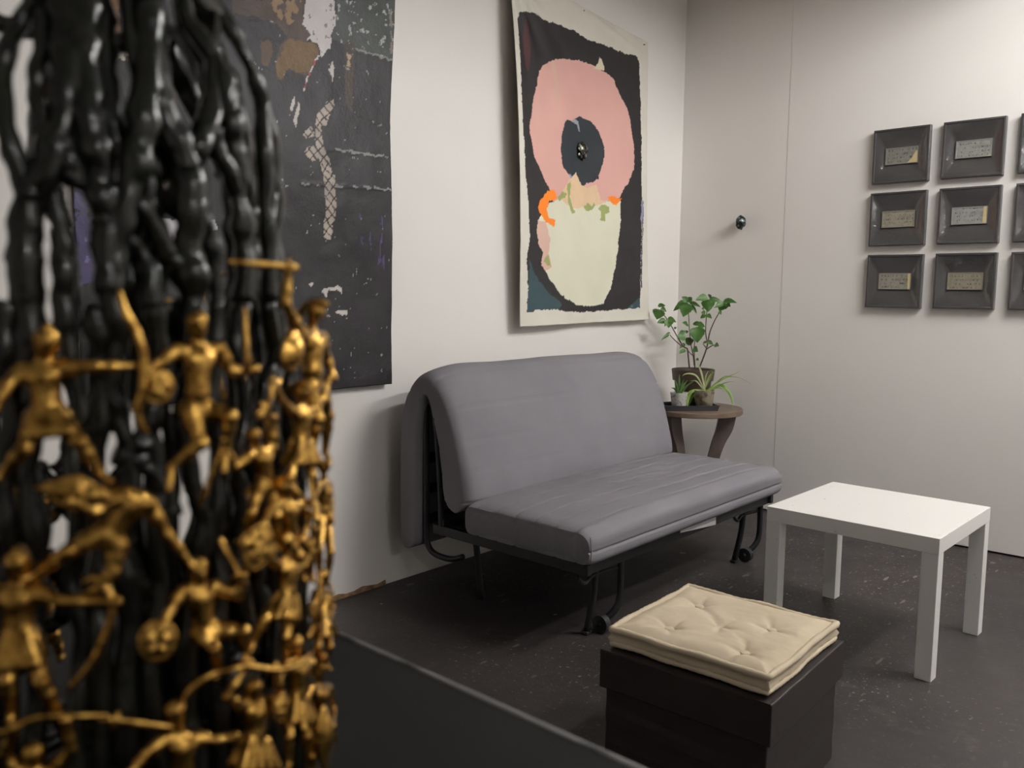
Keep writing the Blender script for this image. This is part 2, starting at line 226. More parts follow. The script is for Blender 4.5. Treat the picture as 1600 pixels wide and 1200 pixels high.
FIGS = [{"h":7.3,"j":{"head":[85.95,-2.9,201.98],"neck":[84.97,-2.32,197.16],"shL":[84.52,-9.06,193.83],"shR":[84.88,4.54,193.67],"elL":[85.89,-13.86,191.4],"haL":[87.07,-18.41,189.42],"elR":[85.57,8.63,186.51],"haR":[86.83,14.32,186.66],"waist":[85.93,-3.34,180.85],"hipL":[84.82,-5.47,175.3],"hipR":[85.0,-0.24,174.82],"knL":[89.87,-4.86,165.34],"ftL":[86.07,-12.66,158.68],"toL":[87.8,-14.56,151.68],"knR":[91.91,4.16,173.04],"ftR":[88.92,3.78,161.66],"toR":[90.98,2.0,155.6]},"o":["beard"],"p":[["shield",[86.46,-16.38,183.48],9.98,11.14,0],["spear",[[89.14,12.43,185.27],[85.98,13.27,207.03]]]]},{"h":7.68,"j":{"head":[75.62,-43.02,197.02],"neck":[73.27,-43.09,192.15],"shL":[69.41,-47.32,188.84],"shR":[76.03,-38.0,189.83],"elL":[70.01,-51.64,185.17],"haL":[72.17,-55.43,180.62],"elR":[80.99,-31.77,190.17],"haR":[84.51,-20.67,189.76],"waist":[73.49,-42.71,179.6],"hipL":[72.03,-45.14,175.04],"hipR":[74.85,-40.28,175.4],"knL":[73.16,-48.9,167.3],"ftL":[66.19,-53.33,159.16],"toL":[67.54,-56.41,158.0],"knR":[80.84,-37.23,168.64],"ftR":[80.12,-31.26,157.86],"toR":[82.89,-29.54,156.09]},"o":["crest","skirt"],"p":[["bow",[[82.33,-24.87,212.38],[84.59,-24.26,205.71],[86.27,-21.87,199.74],[87.57,-20.79,193.74],[87.52,-20.96,188.46],[87.39,-21.5,182.42],[86.08,-22.62,177.06],[85.37,-21.33,172.25],[84.92,-18.9,169.6]]]]},{"h":7.68,"j":{"head":[72.21,50.3,204.73],"neck":[67.25,51.98,198.9],"shL":[75.38,41.4,197.59],"shR":[59.77,61.83,194.45],"elL":[80.8,32.25,208.16],"haL":[81.59,32.98,219.09],"elR":[51.44,70.17,186.6],"haR":[52.91,71.56,179.37],"waist":[69.45,50.72,182.83],"hipL":[69.57,48.83,176.75],"hipR":[62.79,58.76,175.44],"knL":[71.59,51.18,165.2],"ftL":[70.22,49.65,153.12],"toL":[76.43,43.62,151.9],"knR":[60.9,63.52,163.81],"ftR":[50.24,69.8,147.28],"toR":[59.37,64.96,145.54]},"o":["crest"],"p":[["sword",[[81.58,35.57,220.47],[86.7,7.17,221.57]]],["crescent",[79.66,34.97,191.67],12.67,16.13,-35]]},{"h":5.76,"j":{"head":[87.8,14.58,164.77],"neck":[85.23,17.46,160.23],"shL":[85.92,13.67,158.24],"shR":[82.42,24.57,158.94],"elL":[87.68,7.47,155.55],"haL":[89.94,3.28,164.33],"elR":[84.53,24.47,169.78],"haR":[88.43,16.74,172.26],"waist":[82.08,22.07,149.47],"hipL":[82.7,19.65,146.41],"hipR":[81.24,25.0,145.29],"knL":[86.96,13.5,139.47],"ftL":[84.13,12.12,130.49],"toL":[86.6,8.33,130.5],"knR":[84.45,24.74,135.55],"ftR":[81.03,25.68,124.7],"toR":[82.87,26.5,123.08]},"o":[],"p":[["spear",[[89.96,2.84,164.79],[85.92,-3.82,144.61]]],["sword",[[89.48,16.56,171.96],[83.22,28.6,182.92]]]]},{"h":7.3,"j":{"head":[82.32,-33.83,152.89],"neck":[82.15,-28.64,151.97],"shL":[84.05,-26.07,152.23],"shR":[85.69,-20.02,148.32],"elL":[83.17,-34.39,147.8],"haL":[81.99,-39.47,151.18],"elR":[86.73,-14.92,137.55],"haR":[87.65,-7.87,126.38],"waist":[81.35,-27.91,142.73],"hipL":[80.0,-31.55,140.47],"hipR":[81.39,-27.79,136.43],"knL":[78.02,-40.71,136.25],"ftL":[71.34,-48.03,129.19],"toL":[71.79,-50.89,129.25],"knR":[81.75,-29.76,128.69],"ftR":[80.04,-34.09,123.86],"toR":[78.48,-37.55,122.43]},"o":["beard"],"p":[["leafshield",[81.1,-39.01,153.95],21.5,11.14,-14]]},{"h":6.91,"j":{"head":[86.83,-5.37,124.35],"neck":[86.84,-5.26,120.98],"shL":[85.38,-10.35,118.18],"shR":[86.0,0.57,117.18],"elL":[86.73,-14.91,113.98],"haL":[88.23,-17.78,111.11],"elR":[87.66,7.68,112.28],"haR":[89.64,8.09,118.73],"waist":[84.94,-3.16,106.81],"hipL":[84.88,-4.56,102.94],"hipR":[86.0,-0.3,102.83],"knL":[89.96,-2.61,98.68],"ftL":[85.99,1.1,88.93],"toL":[87.99,-1.4,87.8],"knR":[91.74,6.86,101.87],"ftR":[88.44,9.96,91.61],"toR":[90.75,6.7,91.17]},"o":[],"p":[["sword",[[90.65,7.93,118.15],[87.99,1.29,133.99]]],["shield",[87.8,-19.76,105.89],11.9,13.82,8]]},{"h":6.14,"j":{"head":[83.09,28.97,125.33],"neck":[81.51,30.42,120.06],"shL":[83.66,23.86,118.84],"shR":[78.02,38.5,113.16],"elL":[87.2,17.79,124.61],"haL":[88.99,13.42,128.6],"elR":[76.5,43.49,117.46],"haR":[76.7,45.15,123.92],"waist":[81.64,30.06,107.13],"hipL":[82.84,26.58,102.78],"hipR":[80.62,32.71,100.04],"knL":[86.17,17.87,101.08],"ftL":[85.96,13.43,93.79],"toL":[88.32,11.01,92.57],"knR":[83.41,28.04,91.32],"ftR":[80.78,29.52,79.65],"toR":[83.08,29.02,77.69]},"o":["skirt"],"p":[["crestshield",[91.06,13.09,128.24],12.67,15.36,16]]},{"h":6.34,"j":{"head":[84.28,28.61,144.73],"neck":[81.56,30.28,139.45],"shL":[83.5,24.42,139.03],"shR":[78.48,37.55,136.22],"elL":[85.96,18.83,135.64],"haL":[87.69,15.24,131.43],"elR":[76.28,43.88,130.36],"haR":[80.39,38.19,124.68],"waist":[79.39,33.06,128.83],"hipL":[79.12,31.07,125.92],"hipR":[76.13,37.81,123.9],"knL":[80.32,35.94,118.08],"ftL":[74.13,41.6,107.65],"toL":[76.35,41.71,106.2],"knR":[76.51,43.47,116.98],"ftR":[69.81,48.49,104.93],"toR":[72.93,47.44,103.93]},"o":["crest"],"p":[["spear",[[84.95,29.72,145.56],[71.65,51.1,129.6]]]]},{"h":6.91,"j":{"head":[85.94,13.52,77.93],"neck":[84.75,14.61,73.03],"shL":[85.64,7.85,74.46],"shR":[83.13,22.05,69.29],"elL":[88.98,1.9,80.43],"haL":[89.58,8.73,88.38],"elR":[85.68,24.07,72.24],"haR":[87.49,21.09,82.68],"waist":[84.81,14.28,61.2],"hipL":[85.37,10.42,56.99],"hipR":[84.09,18.02,53.36],"knL":[87.77,6.38,48.71],"ftL":[85.8,5.81,37.62],"toL":[87.94,3.15,37.54],"knR":[86.02,18.58,42.58],"ftR":[83.41,20.95,29.41],"toR":[85.41,21.19,27.77]},"o":["skirt"],"p":[["bow",[[88.0,-0.03,88.64],[89.93,3.43,89.38],[90.64,8.11,89.13],[88.7,20.33,83.09],[85.09,29.31,80.11],[80.23,38.53,78.94],[72.08,48.72,77.22]]]]},{"h":7.3,"j":{"head":[86.81,-14.42,80.55],"neck":[85.03,-12.89,74.23],"shL":[84.18,-17.59,71.53],"shR":[85.72,-6.95,68.68],"elL":[84.77,-23.64,69.61],"haL":[85.51,-28.07,65.98],"elR":[87.97,-2.45,66.83],"haR":[89.98,1.86,66.73],"waist":[84.2,-11.67,59.61],"hipL":[83.81,-14.18,55.35],"hipR":[84.52,-9.0,53.33],"knL":[85.28,-17.23,49.16],"ftL":[83.3,-16.93,42.07],"toL":[84.83,-19.33,42.63],"knR":[86.58,-8.57,45.64],"ftR":[84.75,-6.52,37.64],"toR":[86.8,-5.86,36.9]},"o":["beard"],"p":[["sword",[[80.39,-33.27,82.96],[88.72,-15.11,76.02]]],["bow",[[86.12,-12.34,82.07],[87.53,-9.07,86.89],[88.94,-3.21,89.58],[88.83,5.44,88.8]]]]},{"h":7.68,"j":{"head":[70.12,-51.5,133.19],"neck":[67.96,-51.05,127.99],"shL":[65.3,-54.41,124.37],"shR":[70.61,-47.32,124.21],"elL":[64.76,-58.09,120.25],"haL":[65.3,-60.47,114.98],"elR":[75.5,-43.24,121.64],"haR":[83.24,-31.49,120.05],"waist":[67.8,-51.27,114.88],"hipL":[66.14,-53.39,109.21],"hipR":[69.27,-49.26,109.62],"knL":[68.47,-55.28,99.27],"ftL":[66.94,-53.99,87.7],"toL":[68.29,-55.5,86.4],"knR":[74.81,-48.22,98.48],"ftR":[74.12,-43.61,85.5],"toR":[77.01,-42.59,84.14]},"o":["skirt","crest"],"p":[["bow",[[77.75,-36.75,125.95],[80.22,-33.67,126.94],[83.49,-30.83,120.33],[83.17,-31.69,114.17],[81.39,-33.46,107.46],[78.84,-36.79,100.21],[75.14,-41.83,93.58]]]]},{"h":6.53,"j":{"head":[71.94,-50.68,75.94],"neck":[70.03,-49.91,70.86],"shL":[67.28,-53.57,69.73],"shR":[72.69,-45.97,69.0],"elL":[67.11,-56.92,77.07],"haL":[70.92,-55.41,84.57],"elR":[77.35,-41.97,76.4],"haR":[78.76,-43.56,85.14],"waist":[69.01,-49.63,61.82],"hipL":[67.67,-51.44,58.42],"hipR":[70.11,-48.05,57.89],"knL":[68.91,-53.11,54.07],"ftL":[66.94,-52.39,47.92],"toL":[68.1,-54.15,48.52],"knR":[72.53,-48.05,53.23],"ftR":[70.83,-47.0,47.01],"toR":[73.52,-46.52,47.2]},"o":[],"p":[["spear",[[66.45,-60.7,84.24],[71.96,-55.71,85.46],[74.98,-49.78,88.16],[81.72,-32.64,84.41]]]]},{"h":5.76,"j":{"head":[73.08,49.03,68.26],"neck":[67.74,52.99,60.55],"shL":[73.58,44.52,62.86],"shR":[62.24,60.79,53.36],"elL":[80.34,35.91,61.3],"haL":[82.83,35.19,55.59],"elR":[51.76,71.17,38.29],"haR":[64.24,61.59,38.6],"waist":[67.59,53.18,47.84],"hipL":[68.88,49.8,43.82],"hipR":[62.41,59.17,37.8],"knL":[76.79,42.98,38.18],"ftL":[73.7,44.31,24.54],"toL":[78.86,39.05,26.5],"knR":[69.57,53.89,30.81],"ftR":[63.5,58.0,14.19],"toR":[67.75,56.16,14.06]},"o":["crest","skirt"],"p":[["crescent",[77.7,47.37,44.4],11.52,24.96,4]]},{"h":5.38,"j":{"head":[63.36,59.62,144.32],"neck":[58.58,62.96,138.49],"shL":[66.9,54.04,138.7],"shR":[51.1,70.41,133.46],"elL":[75.05,45.95,135.54],"haL":[76.85,46.84,129.9],"elR":[51.98,71.01,126.52],"haR":[61.78,64.06,122.25],"waist":[59.47,62.12,126.35],"hipL":[61.16,59.03,122.6],"hipR":[50.37,69.71,118.4],"knL":[72.0,50.59,114.91],"ftL":[65.85,55.32,100.77],"toL":[73.08,49.03,102.07],"knR":[59.18,65.13,108.38],"ftR":[50.3,69.75,92.29],"toR":[56.5,67.47,92.26]},"o":["crest"],"p":[["sword",[[79.4,44.47,129.39],[76.0,44.36,146.03]]]]},{"h":5.38,"j":{"head":[66.55,56.03,102.29],"neck":[63.17,58.36,96.24],"shL":[69.14,51.14,97.03],"shR":[50.98,70.5,87.36],"elL":[76.35,43.75,95.38],"haL":[78.13,44.68,90.18],"elR":[51.87,71.09,81.34],"haR":[67.42,58.09,82.3],"waist":[63.66,57.82,85.02],"hipL":[64.51,55.34,81.79],"hipR":[50.15,69.86,73.53],"knL":[73.59,48.25,78.32],"ftL":[65.13,54.62,64.93],"toL":[72.99,47.34,68.3],"knR":[63.94,60.46,71.65],"ftR":[49.53,69.08,56.25],"toR":[55.32,67.14,57.12]},"o":["skirt"],"p":[["spear",[[79.51,44.26,89.7],[75.99,48.23,108.91]]]]},{"h":6.14,"j":{"head":[78.78,39.22,176.86],"neck":[75.34,41.47,172.2],"shL":[78.87,34.28,170.91],"shR":[71.46,49.63,168.71],"elL":[83.51,27.76,175.97],"haL":[87.12,22.6,181.89],"elR":[67.38,56.6,172.06],"haR":[65.06,60.73,177.96],"waist":[75.55,41.09,160.12],"hipL":[75.64,38.78,155.74],"hipR":[72.98,45.5,154.51],"knL":[82.11,31.66,147.98],"ftL":[77.6,37.08,136.62],"toL":[81.69,32.73,135.81],"knR":[74.87,46.24,144.61],"ftR":[69.07,51.23,132.58],"toR":[71.62,51.13,130.58]},"o":["crest","skirt"],"p":[["spear",[[88.49,21.24,181.67],[85.67,20.13,162.11]]]]},{"h":6.14,"j":{"head":[81.36,33.53,86.19],"neck":[78.01,36.2,79.51],"shL":[80.77,29.53,80.12],"shR":[75.35,43.49,73.85],"elL":[84.73,23.76,77.18],"haL":[86.79,23.83,70.82],"elR":[73.14,48.93,65.25],"haR":[73.01,50.89,71.71],"waist":[78.19,35.81,66.0],"hipL":[78.08,33.6,61.37],"hipR":[76.26,39.75,58.46],"knL":[83.3,28.37,54.08],"ftL":[80.38,30.57,41.34],"toL":[83.85,26.69,41.96],"knR":[78.56,39.65,47.81],"ftR":[74.69,42.64,33.41],"toR":[76.9,42.79,31.67]},"o":["skirt"],"p":[["shield",[88.21,22.36,69.05],7.68,9.22,0]]}]
STRANDS = [[[56.27,-38.18,239.03,4.8],[54.93,-40.09,225.8,5.4],[54.77,-40.3,208.67,5.8],[55.03,-39.95,191.31,5.2],[55.59,-39.16,173.66,4.0],[53.5,-41.97,155.88,3.2],[54.64,-40.47,137.69,3.6],[52.96,-42.66,117.38,3.2],[53.45,-42.03,94.47,3.6],[52.19,-43.59,71.32,3.6],[51.97,-43.85,43.29,4.4],[51.97,-43.85,6.5,4.4]],[[56.27,-38.18,239.03,4.4],[53.95,-41.4,250.04,3.2],[51.54,-42.83,261.16,2.8],[44.05,-40.73,277.37,3.2],[39.89,-35.28,290.5,2.8],[37.83,-30.01,299.77,2.6],[30.61,-23.98,316.55,2.8]],[[56.26,-38.19,238.65,4.4],[59.71,-32.54,253.36,5.2],[57.69,-27.43,270.28,5.6],[50.59,-23.08,287.42,5.4],[42.33,-20.42,303.15,4.8],[33.34,-17.11,319.82,4.4]],[[59.57,-32.79,242.67,1.8],[59.88,-32.22,233.64,2.6],[60.07,-31.88,222.22,3.2],[59.85,-32.29,206.81,3.2],[60.68,-30.69,191.17,2.8],[61.79,-28.4,175.22,2.6],[60.09,-31.83,159.36,2.4],[60.85,-30.35,142.98,3.0],[59.21,-33.44,122.73,2.6],[60.52,-31.0,101.48,3.2],[59.0,-33.81,76.39,3.0],[58.49,-34.69,41.77,3.6],[58.49,-34.69,6.5,3.6]],[[59.93,-32.13,252.46,2.8],[57.16,-34.98,261.66,2.4],[52.04,-33.72,273.72,2.6],[45.8,-29.42,288.81,2.6],[38.48,-26.99,302.31,2.6],[30.38,-24.28,316.52,2.6]],[[64.95,-20.15,210.79,4.0],[64.93,-20.22,228.42,4.4],[64.65,-21.09,241.91,4.2],[64.23,-22.32,254.22,4.4],[61.24,-23.42,266.7,5.0],[54.71,-21.92,281.23,5.4],[47.5,-18.06,296.84,5.0],[36.55,-13.27,318.16,4.8]],[[64.81,-20.59,232.29,3.2],[63.47,-24.41,241.68,2.4],[61.67,-28.66,247.08,3.2],[60.94,-30.17,256.34,3.6]],[[65.18,-19.39,212.77,4.0],[65.73,-17.44,228.55,3.8],[66.52,-14.1,242.43,4.0],[67.21,-10.34,255.46,4.4],[64.43,-6.46,271.02,4.8],[56.73,-1.38,289.01,4.6],[46.87,3.49,308.22,4.4],[36.23,9.57,326.82,4.4]],[[65.18,-19.39,212.77,4.0],[65.3,-18.97,194.87,3.6],[64.59,-21.26,178.86,2.6],[65.72,-17.45,166.36,2.2],[66.0,-16.38,149.67,3.2],[65.07,-19.73,131.27,3.0],[65.65,-17.73,109.65,3.4],[64.88,-20.35,86.47,3.4],[64.89,-20.32,60.08,3.4],[64.93,-20.21,35.4,3.8],[64.93,-20.21,6.5,3.8]],[[67.84,4.72,251.86,4.8],[67.8,5.17,237.99,5.0],[67.85,4.46,223.48,5.2],[67.78,5.52,206.75,4.8],[67.86,4.43,187.7,3.6],[68.0,0.39,168.8,3.4],[67.93,3.15,148.95,2.8],[67.65,6.87,130.5,3.0],[67.97,1.87,109.32,3.4],[67.99,-1.2,85.41,3.0],[68.0,0.2,57.35,3.4],[68.0,0.4,26.71,3.8],[68.0,0.4,6.5,3.8]],[[67.84,4.72,251.86,4.6],[67.6,-0.35,263.68,4.0],[63.78,-3.59,273.57,3.4],[59.64,-6.52,281.53,2.0],[51.76,-5.48,296.99,2.0],[38.87,-0.97,321.09,2.4]],[[67.8,5.21,252.73,3.6],[67.06,11.26,263.41,3.2],[61.11,18.6,277.82,2.8],[51.42,23.99,295.3,2.0],[36.07,33.99,313.73,1.6],[19.09,33.88,336.84,2.0]],[[62.66,26.42,208.8,3.2],[62.09,27.73,226.75,3.6],[62.54,26.69,244.35,3.2],[63.25,24.96,259.34,3.4],[62.13,22.14,272.98,3.4],[55.97,24.32,286.01,3.2],[48.81,18.05,303.03,2.6],[38.46,19.26,320.49,2.6]],[[62.66,26.42,208.8,3.2],[63.92,23.21,190.91,3.0],[62.66,26.4,170.06,2.4],[64.78,20.67,152.57,2.0],[63.45,24.46,133.13,2.8],[64.64,21.12,110.49,2.6],[63.03,25.52,84.8,2.8],[64.84,20.48,62.65,2.8],[64.82,20.54,15.45,3.4],[64.82,20.54,6.5,3.4]],[[51.8,44.05,208.67,2.8],[50.84,45.16,230.21,2.8],[52.53,43.18,248.8,2.8],[53.13,42.45,267.15,2.8],[42.85,47.38,285.44,2.4],[29.75,48.32,304.64,1.8],[24.81,41.43,321.07,1.6],[19.84,33.44,337.43,1.8]],[[51.8,44.05,208.67,2.8],[46.21,49.88,186.3,3.0],[53.52,41.95,165.23,3.2],[47.64,48.52,141.13,3.0],[54.24,41.02,120.81,2.8],[51.61,44.28,91.36,2.8],[54.94,40.06,62.46,2.8],[54.88,40.15,1.4,3.0],[54.88,40.15,6.5,3.0]],[[37.46,56.75,205.97,2.4],[37.92,56.44,228.84,2.2],[37.83,56.51,251.35,2.2],[38.11,56.32,269.9,2.0],[35.74,54.49,284.46,2.0],[32.43,52.28,293.88,2.0],[37.61,44.67,298.61,1.8],[33.67,38.88,311.96,1.6],[21.91,38.58,327.59,1.6]],[[37.46,56.75,205.97,2.4],[37.48,56.74,182.81,2.6],[36.93,57.1,161.94,2.6],[37.35,56.82,138.14,2.4],[37.02,57.04,108.6,2.4],[37.18,56.93,78.49,2.4],[36.84,57.16,45.08,2.4],[36.83,57.16,-15.1,2.8],[36.83,57.16,6.5,2.8]],[[37.79,56.54,251.35,1.6],[46.81,49.33,240.2,1.6],[51.06,44.91,225.43,1.8]],[[65.99,14.65,266.09,2.4],[65.0,19.98,254.28,2.4],[63.18,25.14,246.35,2.6]],[[66.52,-14.1,242.43,2.4],[67.55,-7.79,235.01,2.8],[67.93,-3.09,225.21,2.8],[67.97,2.06,219.25,2.8]],[[67.56,-7.69,208.85,3.2],[67.71,-6.31,190.36,3.2],[67.19,-10.44,174.03,2.4],[67.54,-7.9,154.89,2.6],[67.23,-10.21,133.94,3.2],[67.47,-8.51,111.95,3.2],[66.84,-12.49,88.81,3.4],[67.02,-11.53,32.1,3.4],[67.02,-11.53,6.5,3.4]],[[67.51,-8.16,206.82,3.2],[67.51,-8.14,218.97,2.4],[66.85,-12.44,226.81,2.4],[65.84,-17.02,230.53,2.4]],[[66.3,15.11,208.84,2.8],[66.56,13.92,189.28,2.8],[67.06,11.25,171.95,2.4],[66.48,14.29,151.46,2.0],[67.08,11.16,129.5,2.6],[66.73,13.09,106.03,2.6],[67.2,10.4,81.31,2.6],[67.2,10.38,21.48,3.0],[67.2,10.38,6.5,3.0]],[[66.32,15.04,206.68,2.8],[66.48,14.28,223.89,2.4],[67.21,10.35,236.34,2.4],[67.71,6.24,242.2,2.4]],[[51.09,-44.87,208.62,3.6],[49.9,-46.2,191.32,3.4],[50.91,-45.09,173.77,3.0],[48.5,-47.66,152.02,2.8],[49.49,-46.63,131.86,2.8],[46.84,-49.3,107.3,3.2],[45.3,-50.71,41.46,3.8],[45.3,-50.71,6.5,3.8]],[[63.62,-24.01,206.83,3.2],[63.54,-24.23,191.01,3.0],[63.88,-23.31,178.97,2.4],[62.9,-25.84,154.82,2.6],[63.31,-24.81,136.17,2.8],[62.32,-27.21,115.63,3.0],[62.7,-26.33,92.12,3.2],[61.5,-29.02,38.16,3.2],[61.5,-29.02,6.5,3.2]],[[40.64,59.44,190.61,2.4],[40.97,60.42,169.82,2.6],[41.26,60.22,148.78,2.6],[40.85,60.5,124.76,2.6],[41.22,60.25,100.4,2.6],[40.79,60.54,72.9,2.6],[41.08,60.35,44.94,2.6],[40.73,60.58,-15.3,2.8],[40.73,60.58,6.5,2.8]],[[43.08,61.39,175.09,1.8],[43.42,62.38,151.45,2.0],[43.63,62.23,127.48,2.0],[43.28,62.47,100.41,2.0],[43.48,62.33,70.14,2.0],[43.12,62.58,39.29,2.0],[43.17,62.55,-15.33,2.4],[43.17,62.55,6.5,2.4]]]
STEMS = [[[0.2673,4.0141,0.7783],[0.2609,4.0105,0.8378],[0.255,4.0071,0.8823],[0.2388,3.9981,0.893],[0.2189,3.9868,0.926],[0.192,3.9718,0.9774],[0.1753,3.9623,1.0105],[0.1553,3.9511,1.0435],[0.127,3.9352,1.0876]],[[0.2361,3.9736,0.9013],[0.2133,3.9608,0.9229],[0.1904,3.9479,0.9483],[0.1838,3.9442,0.9593]],[[0.2533,4.0177,0.8743],[0.2665,4.0251,0.856],[0.2829,4.0343,0.8379],[0.2877,4.037,0.7783]],[[0.2743,4.0524,0.7915],[0.268,4.0489,0.8438],[0.2551,4.0416,0.9108],[0.2466,4.0369,0.9852],[0.2414,4.034,1.0594],[0.2348,4.0302,1.1297]],[[0.2823,4.0913,0.7747],[0.3027,4.1028,0.8432],[0.3142,4.1092,0.8885],[0.3194,4.1122,0.9261],[0.3274,4.1167,0.9786],[0.3478,4.1281,1.0385],[0.3744,4.1431,1.0983],[0.3859,4.1496,1.1317]],[[0.3233,4.1029,0.9042],[0.312,4.0965,0.9673],[0.3117,4.0964,1.0306],[0.3139,4.0976,1.0863],[0.3162,4.0989,1.1493]],[[0.2681,4.0604,0.8358],[0.2666,4.0596,0.8882],[0.2688,4.0608,0.9256],[0.2778,4.0659,1.0004]],[[0.3192,4.1006,0.8816],[0.344,4.1145,0.901],[0.3597,4.1233,0.9051]],[[0.3158,4.0987,0.889],[0.3009,4.0903,0.9111]]]
LEAVES = [[0.1067,3.9641,1.0907,0.0934,3.953,1.0418,0.0563],[0.1088,3.9354,1.1095,0.1512,3.9455,1.1157,0.0187],[0.0901,3.994,1.0958,0.1152,4.0142,1.0811,0.0227],[0.1563,3.9432,1.0307,0.1286,3.8981,1.0251,0.0279],[0.1663,3.9403,1.0403,0.2157,3.9506,1.0304,0.026],[0.177,3.9438,1.0405,0.1824,3.9303,0.9984,0.0407],[0.1354,3.9915,1.0274,0.1356,3.9658,1.0017,0.015],[0.2242,4.0445,1.1333,0.165,4.0016,1.0915,0.0336],[0.257,3.9881,1.1338,0.236,3.965,1.1646,0.0258],[0.2452,4.0085,1.1317,0.273,4.0054,1.1633,0.0259],[0.2473,4.0124,1.1262,0.2289,3.9977,1.0596,0.0592],[0.2457,4.0295,1.128,0.312,4.0347,1.1125,0.0186],[0.2472,4.0423,1.1151,0.2762,4.0587,1.0748,0.0167],[0.3334,4.0634,1.1567,0.2911,4.0109,1.1496,0.0331],[0.3329,4.0725,1.1458,0.3312,4.0797,1.0868,0.0572],[0.3073,4.1256,1.1604,0.3219,4.1283,1.1717,0.0205],[0.3112,4.1194,1.1456,0.3667,4.1541,1.1444,0.0242],[0.4023,4.1103,1.1393,0.4778,4.1174,1.1385,0.0239],[0.3958,4.1383,1.1337,0.3767,4.1162,1.0912,0.0517],[0.4035,4.1091,1.1247,0.3722,4.063,1.1079,0.022],[0.4139,4.1201,1.1248,0.4408,4.1193,1.1125,0.0202],[0.3283,4.0563,1.0723,0.3183,4.0256,1.0815,0.0203],[0.3225,4.0746,1.0646,0.2943,4.0631,1.0492,0.0204],[0.3194,4.0877,1.0643,0.3541,4.0816,1.0505,0.0204],[0.3899,4.0919,1.0861,0.4066,4.0846,1.0701,0.0165],[0.3245,4.0468,1.0943,0.326,4.0179,1.1019,0.0166],[0.2356,4.0323,1.0128,0.2271,3.9919,1.0271,0.0168],[0.2421,4.0325,1.0056,0.2403,4.01,1.0097,0.013],[0.2708,4.0743,1.0056,0.2691,4.0717,1.0343,0.0336],[0.2748,4.0746,1.0057,0.31,4.0898,1.0065,0.0336],[0.2874,4.0453,1.0012,0.2936,4.0431,0.9236,0.0668],[0.2299,4.0091,0.9629,0.2277,3.9973,0.9818,0.0261],[0.2372,4.0116,0.952,0.2068,3.9773,0.9481,0.0484],[0.1774,3.9477,0.9589,0.1525,3.906,0.9314,0.0141],[0.1347,4.0281,0.9633,0.125,3.9944,0.9586,0.0083],[0.2231,4.0456,0.9091,0.2636,4.0618,0.9347,0.0375],[0.2183,4.0466,0.907,0.1985,4.0199,0.8845,0.0169],[0.2272,4.0371,0.874,0.211,3.9912,0.8583,0.0187],[0.2866,4.0103,0.8838,0.3233,4.0011,0.875,0.0314],[0.381,4.0725,0.9062,0.4151,4.0566,0.9066,0.0239],[0.3487,4.0517,0.9258,0.3805,4.058,0.9115,0.0184],[0.3428,4.0551,0.9217,0.3219,4.0523,0.9172,0.0129],[0.2738,4.073,0.8279,0.2905,4.0701,0.8197,0.0131],[0.1892,4.0284,0.9458,0.2173,4.0176,0.9342,0.0263],[0.1543,4.034,0.9857,0.1639,4.0425,0.9972,0.0113],[0.2197,4.0477,0.9689,0.2391,4.0432,0.9754,0.015]]
BLADES = [[0.0059,[[0.4049,3.9349,0.6885],[0.3849,3.9393,0.7581],[0.3705,3.9311,0.8023],[0.3563,3.923,0.8375]]],[0.0051,[[0.4124,3.9392,0.6888],[0.4037,3.9466,0.7456],[0.4137,3.9573,0.7813]]],[0.0059,[[0.4105,3.9381,0.6887],[0.428,3.9423,0.7521],[0.4583,3.9476,0.7805]]],[0.0042,[[0.4312,3.9497,0.6895],[0.4426,3.9416,0.7665],[0.4358,3.9208,0.7938]]],[0.0055,[[0.4011,3.9328,0.6884],[0.3793,3.906,0.7466],[0.3488,3.8884,0.7642],[0.3225,3.8732,0.7602],[0.3117,3.8666,0.7487]]],[0.0042,[[0.3936,3.9286,0.6881],[0.3614,3.9304,0.7212],[0.3279,3.9184,0.7218]]],[0.0059,[[0.3936,3.9286,0.6881],[0.3507,3.9168,0.6765],[0.2964,3.8825,0.6251],[0.2818,3.8705,0.5887],[0.2845,3.8682,0.553]]],[0.0093,[[0.3937,3.9286,0.6836],[0.3663,3.8896,0.6755],[0.3468,3.8739,0.6349],[0.3462,3.8687,0.595],[0.3549,3.8688,0.5601]]],[0.0076,[[0.3938,3.9287,0.6791],[0.348,3.9235,0.6443],[0.3334,3.9161,0.6075],[0.3285,3.9142,0.562]]],[0.0055,[[0.4312,3.9497,0.6895],[0.4851,3.9726,0.7454],[0.521,3.986,0.7582],[0.569,4.0062,0.7866]]],[0.0025,[[0.435,3.9519,0.6897],[0.4992,3.9645,0.7426],[0.5364,3.9749,0.7556],[0.5813,3.9896,0.7491],[0.6357,4.0097,0.7191]]],[0.0038,[[0.4312,3.9497,0.6895],[0.4965,3.9712,0.7198],[0.5427,4.0015,0.7309]]],[0.0101,[[0.4312,3.9497,0.6895],[0.4695,3.9684,0.7068],[0.5035,3.9782,0.6933],[0.5308,3.9843,0.6552],[0.5432,3.9819,0.6167],[0.5443,3.9733,0.5822]]],[0.0038,[[0.4275,3.9476,0.6894],[0.4694,3.9512,0.6948],[0.4985,3.9514,0.6905],[0.5279,3.9519,0.6709]]],[0.0042,[[0.4014,3.933,0.6794],[0.3663,3.8995,0.6568],[0.379,3.9062,0.6171],[0.3871,3.9103,0.6041]]]]
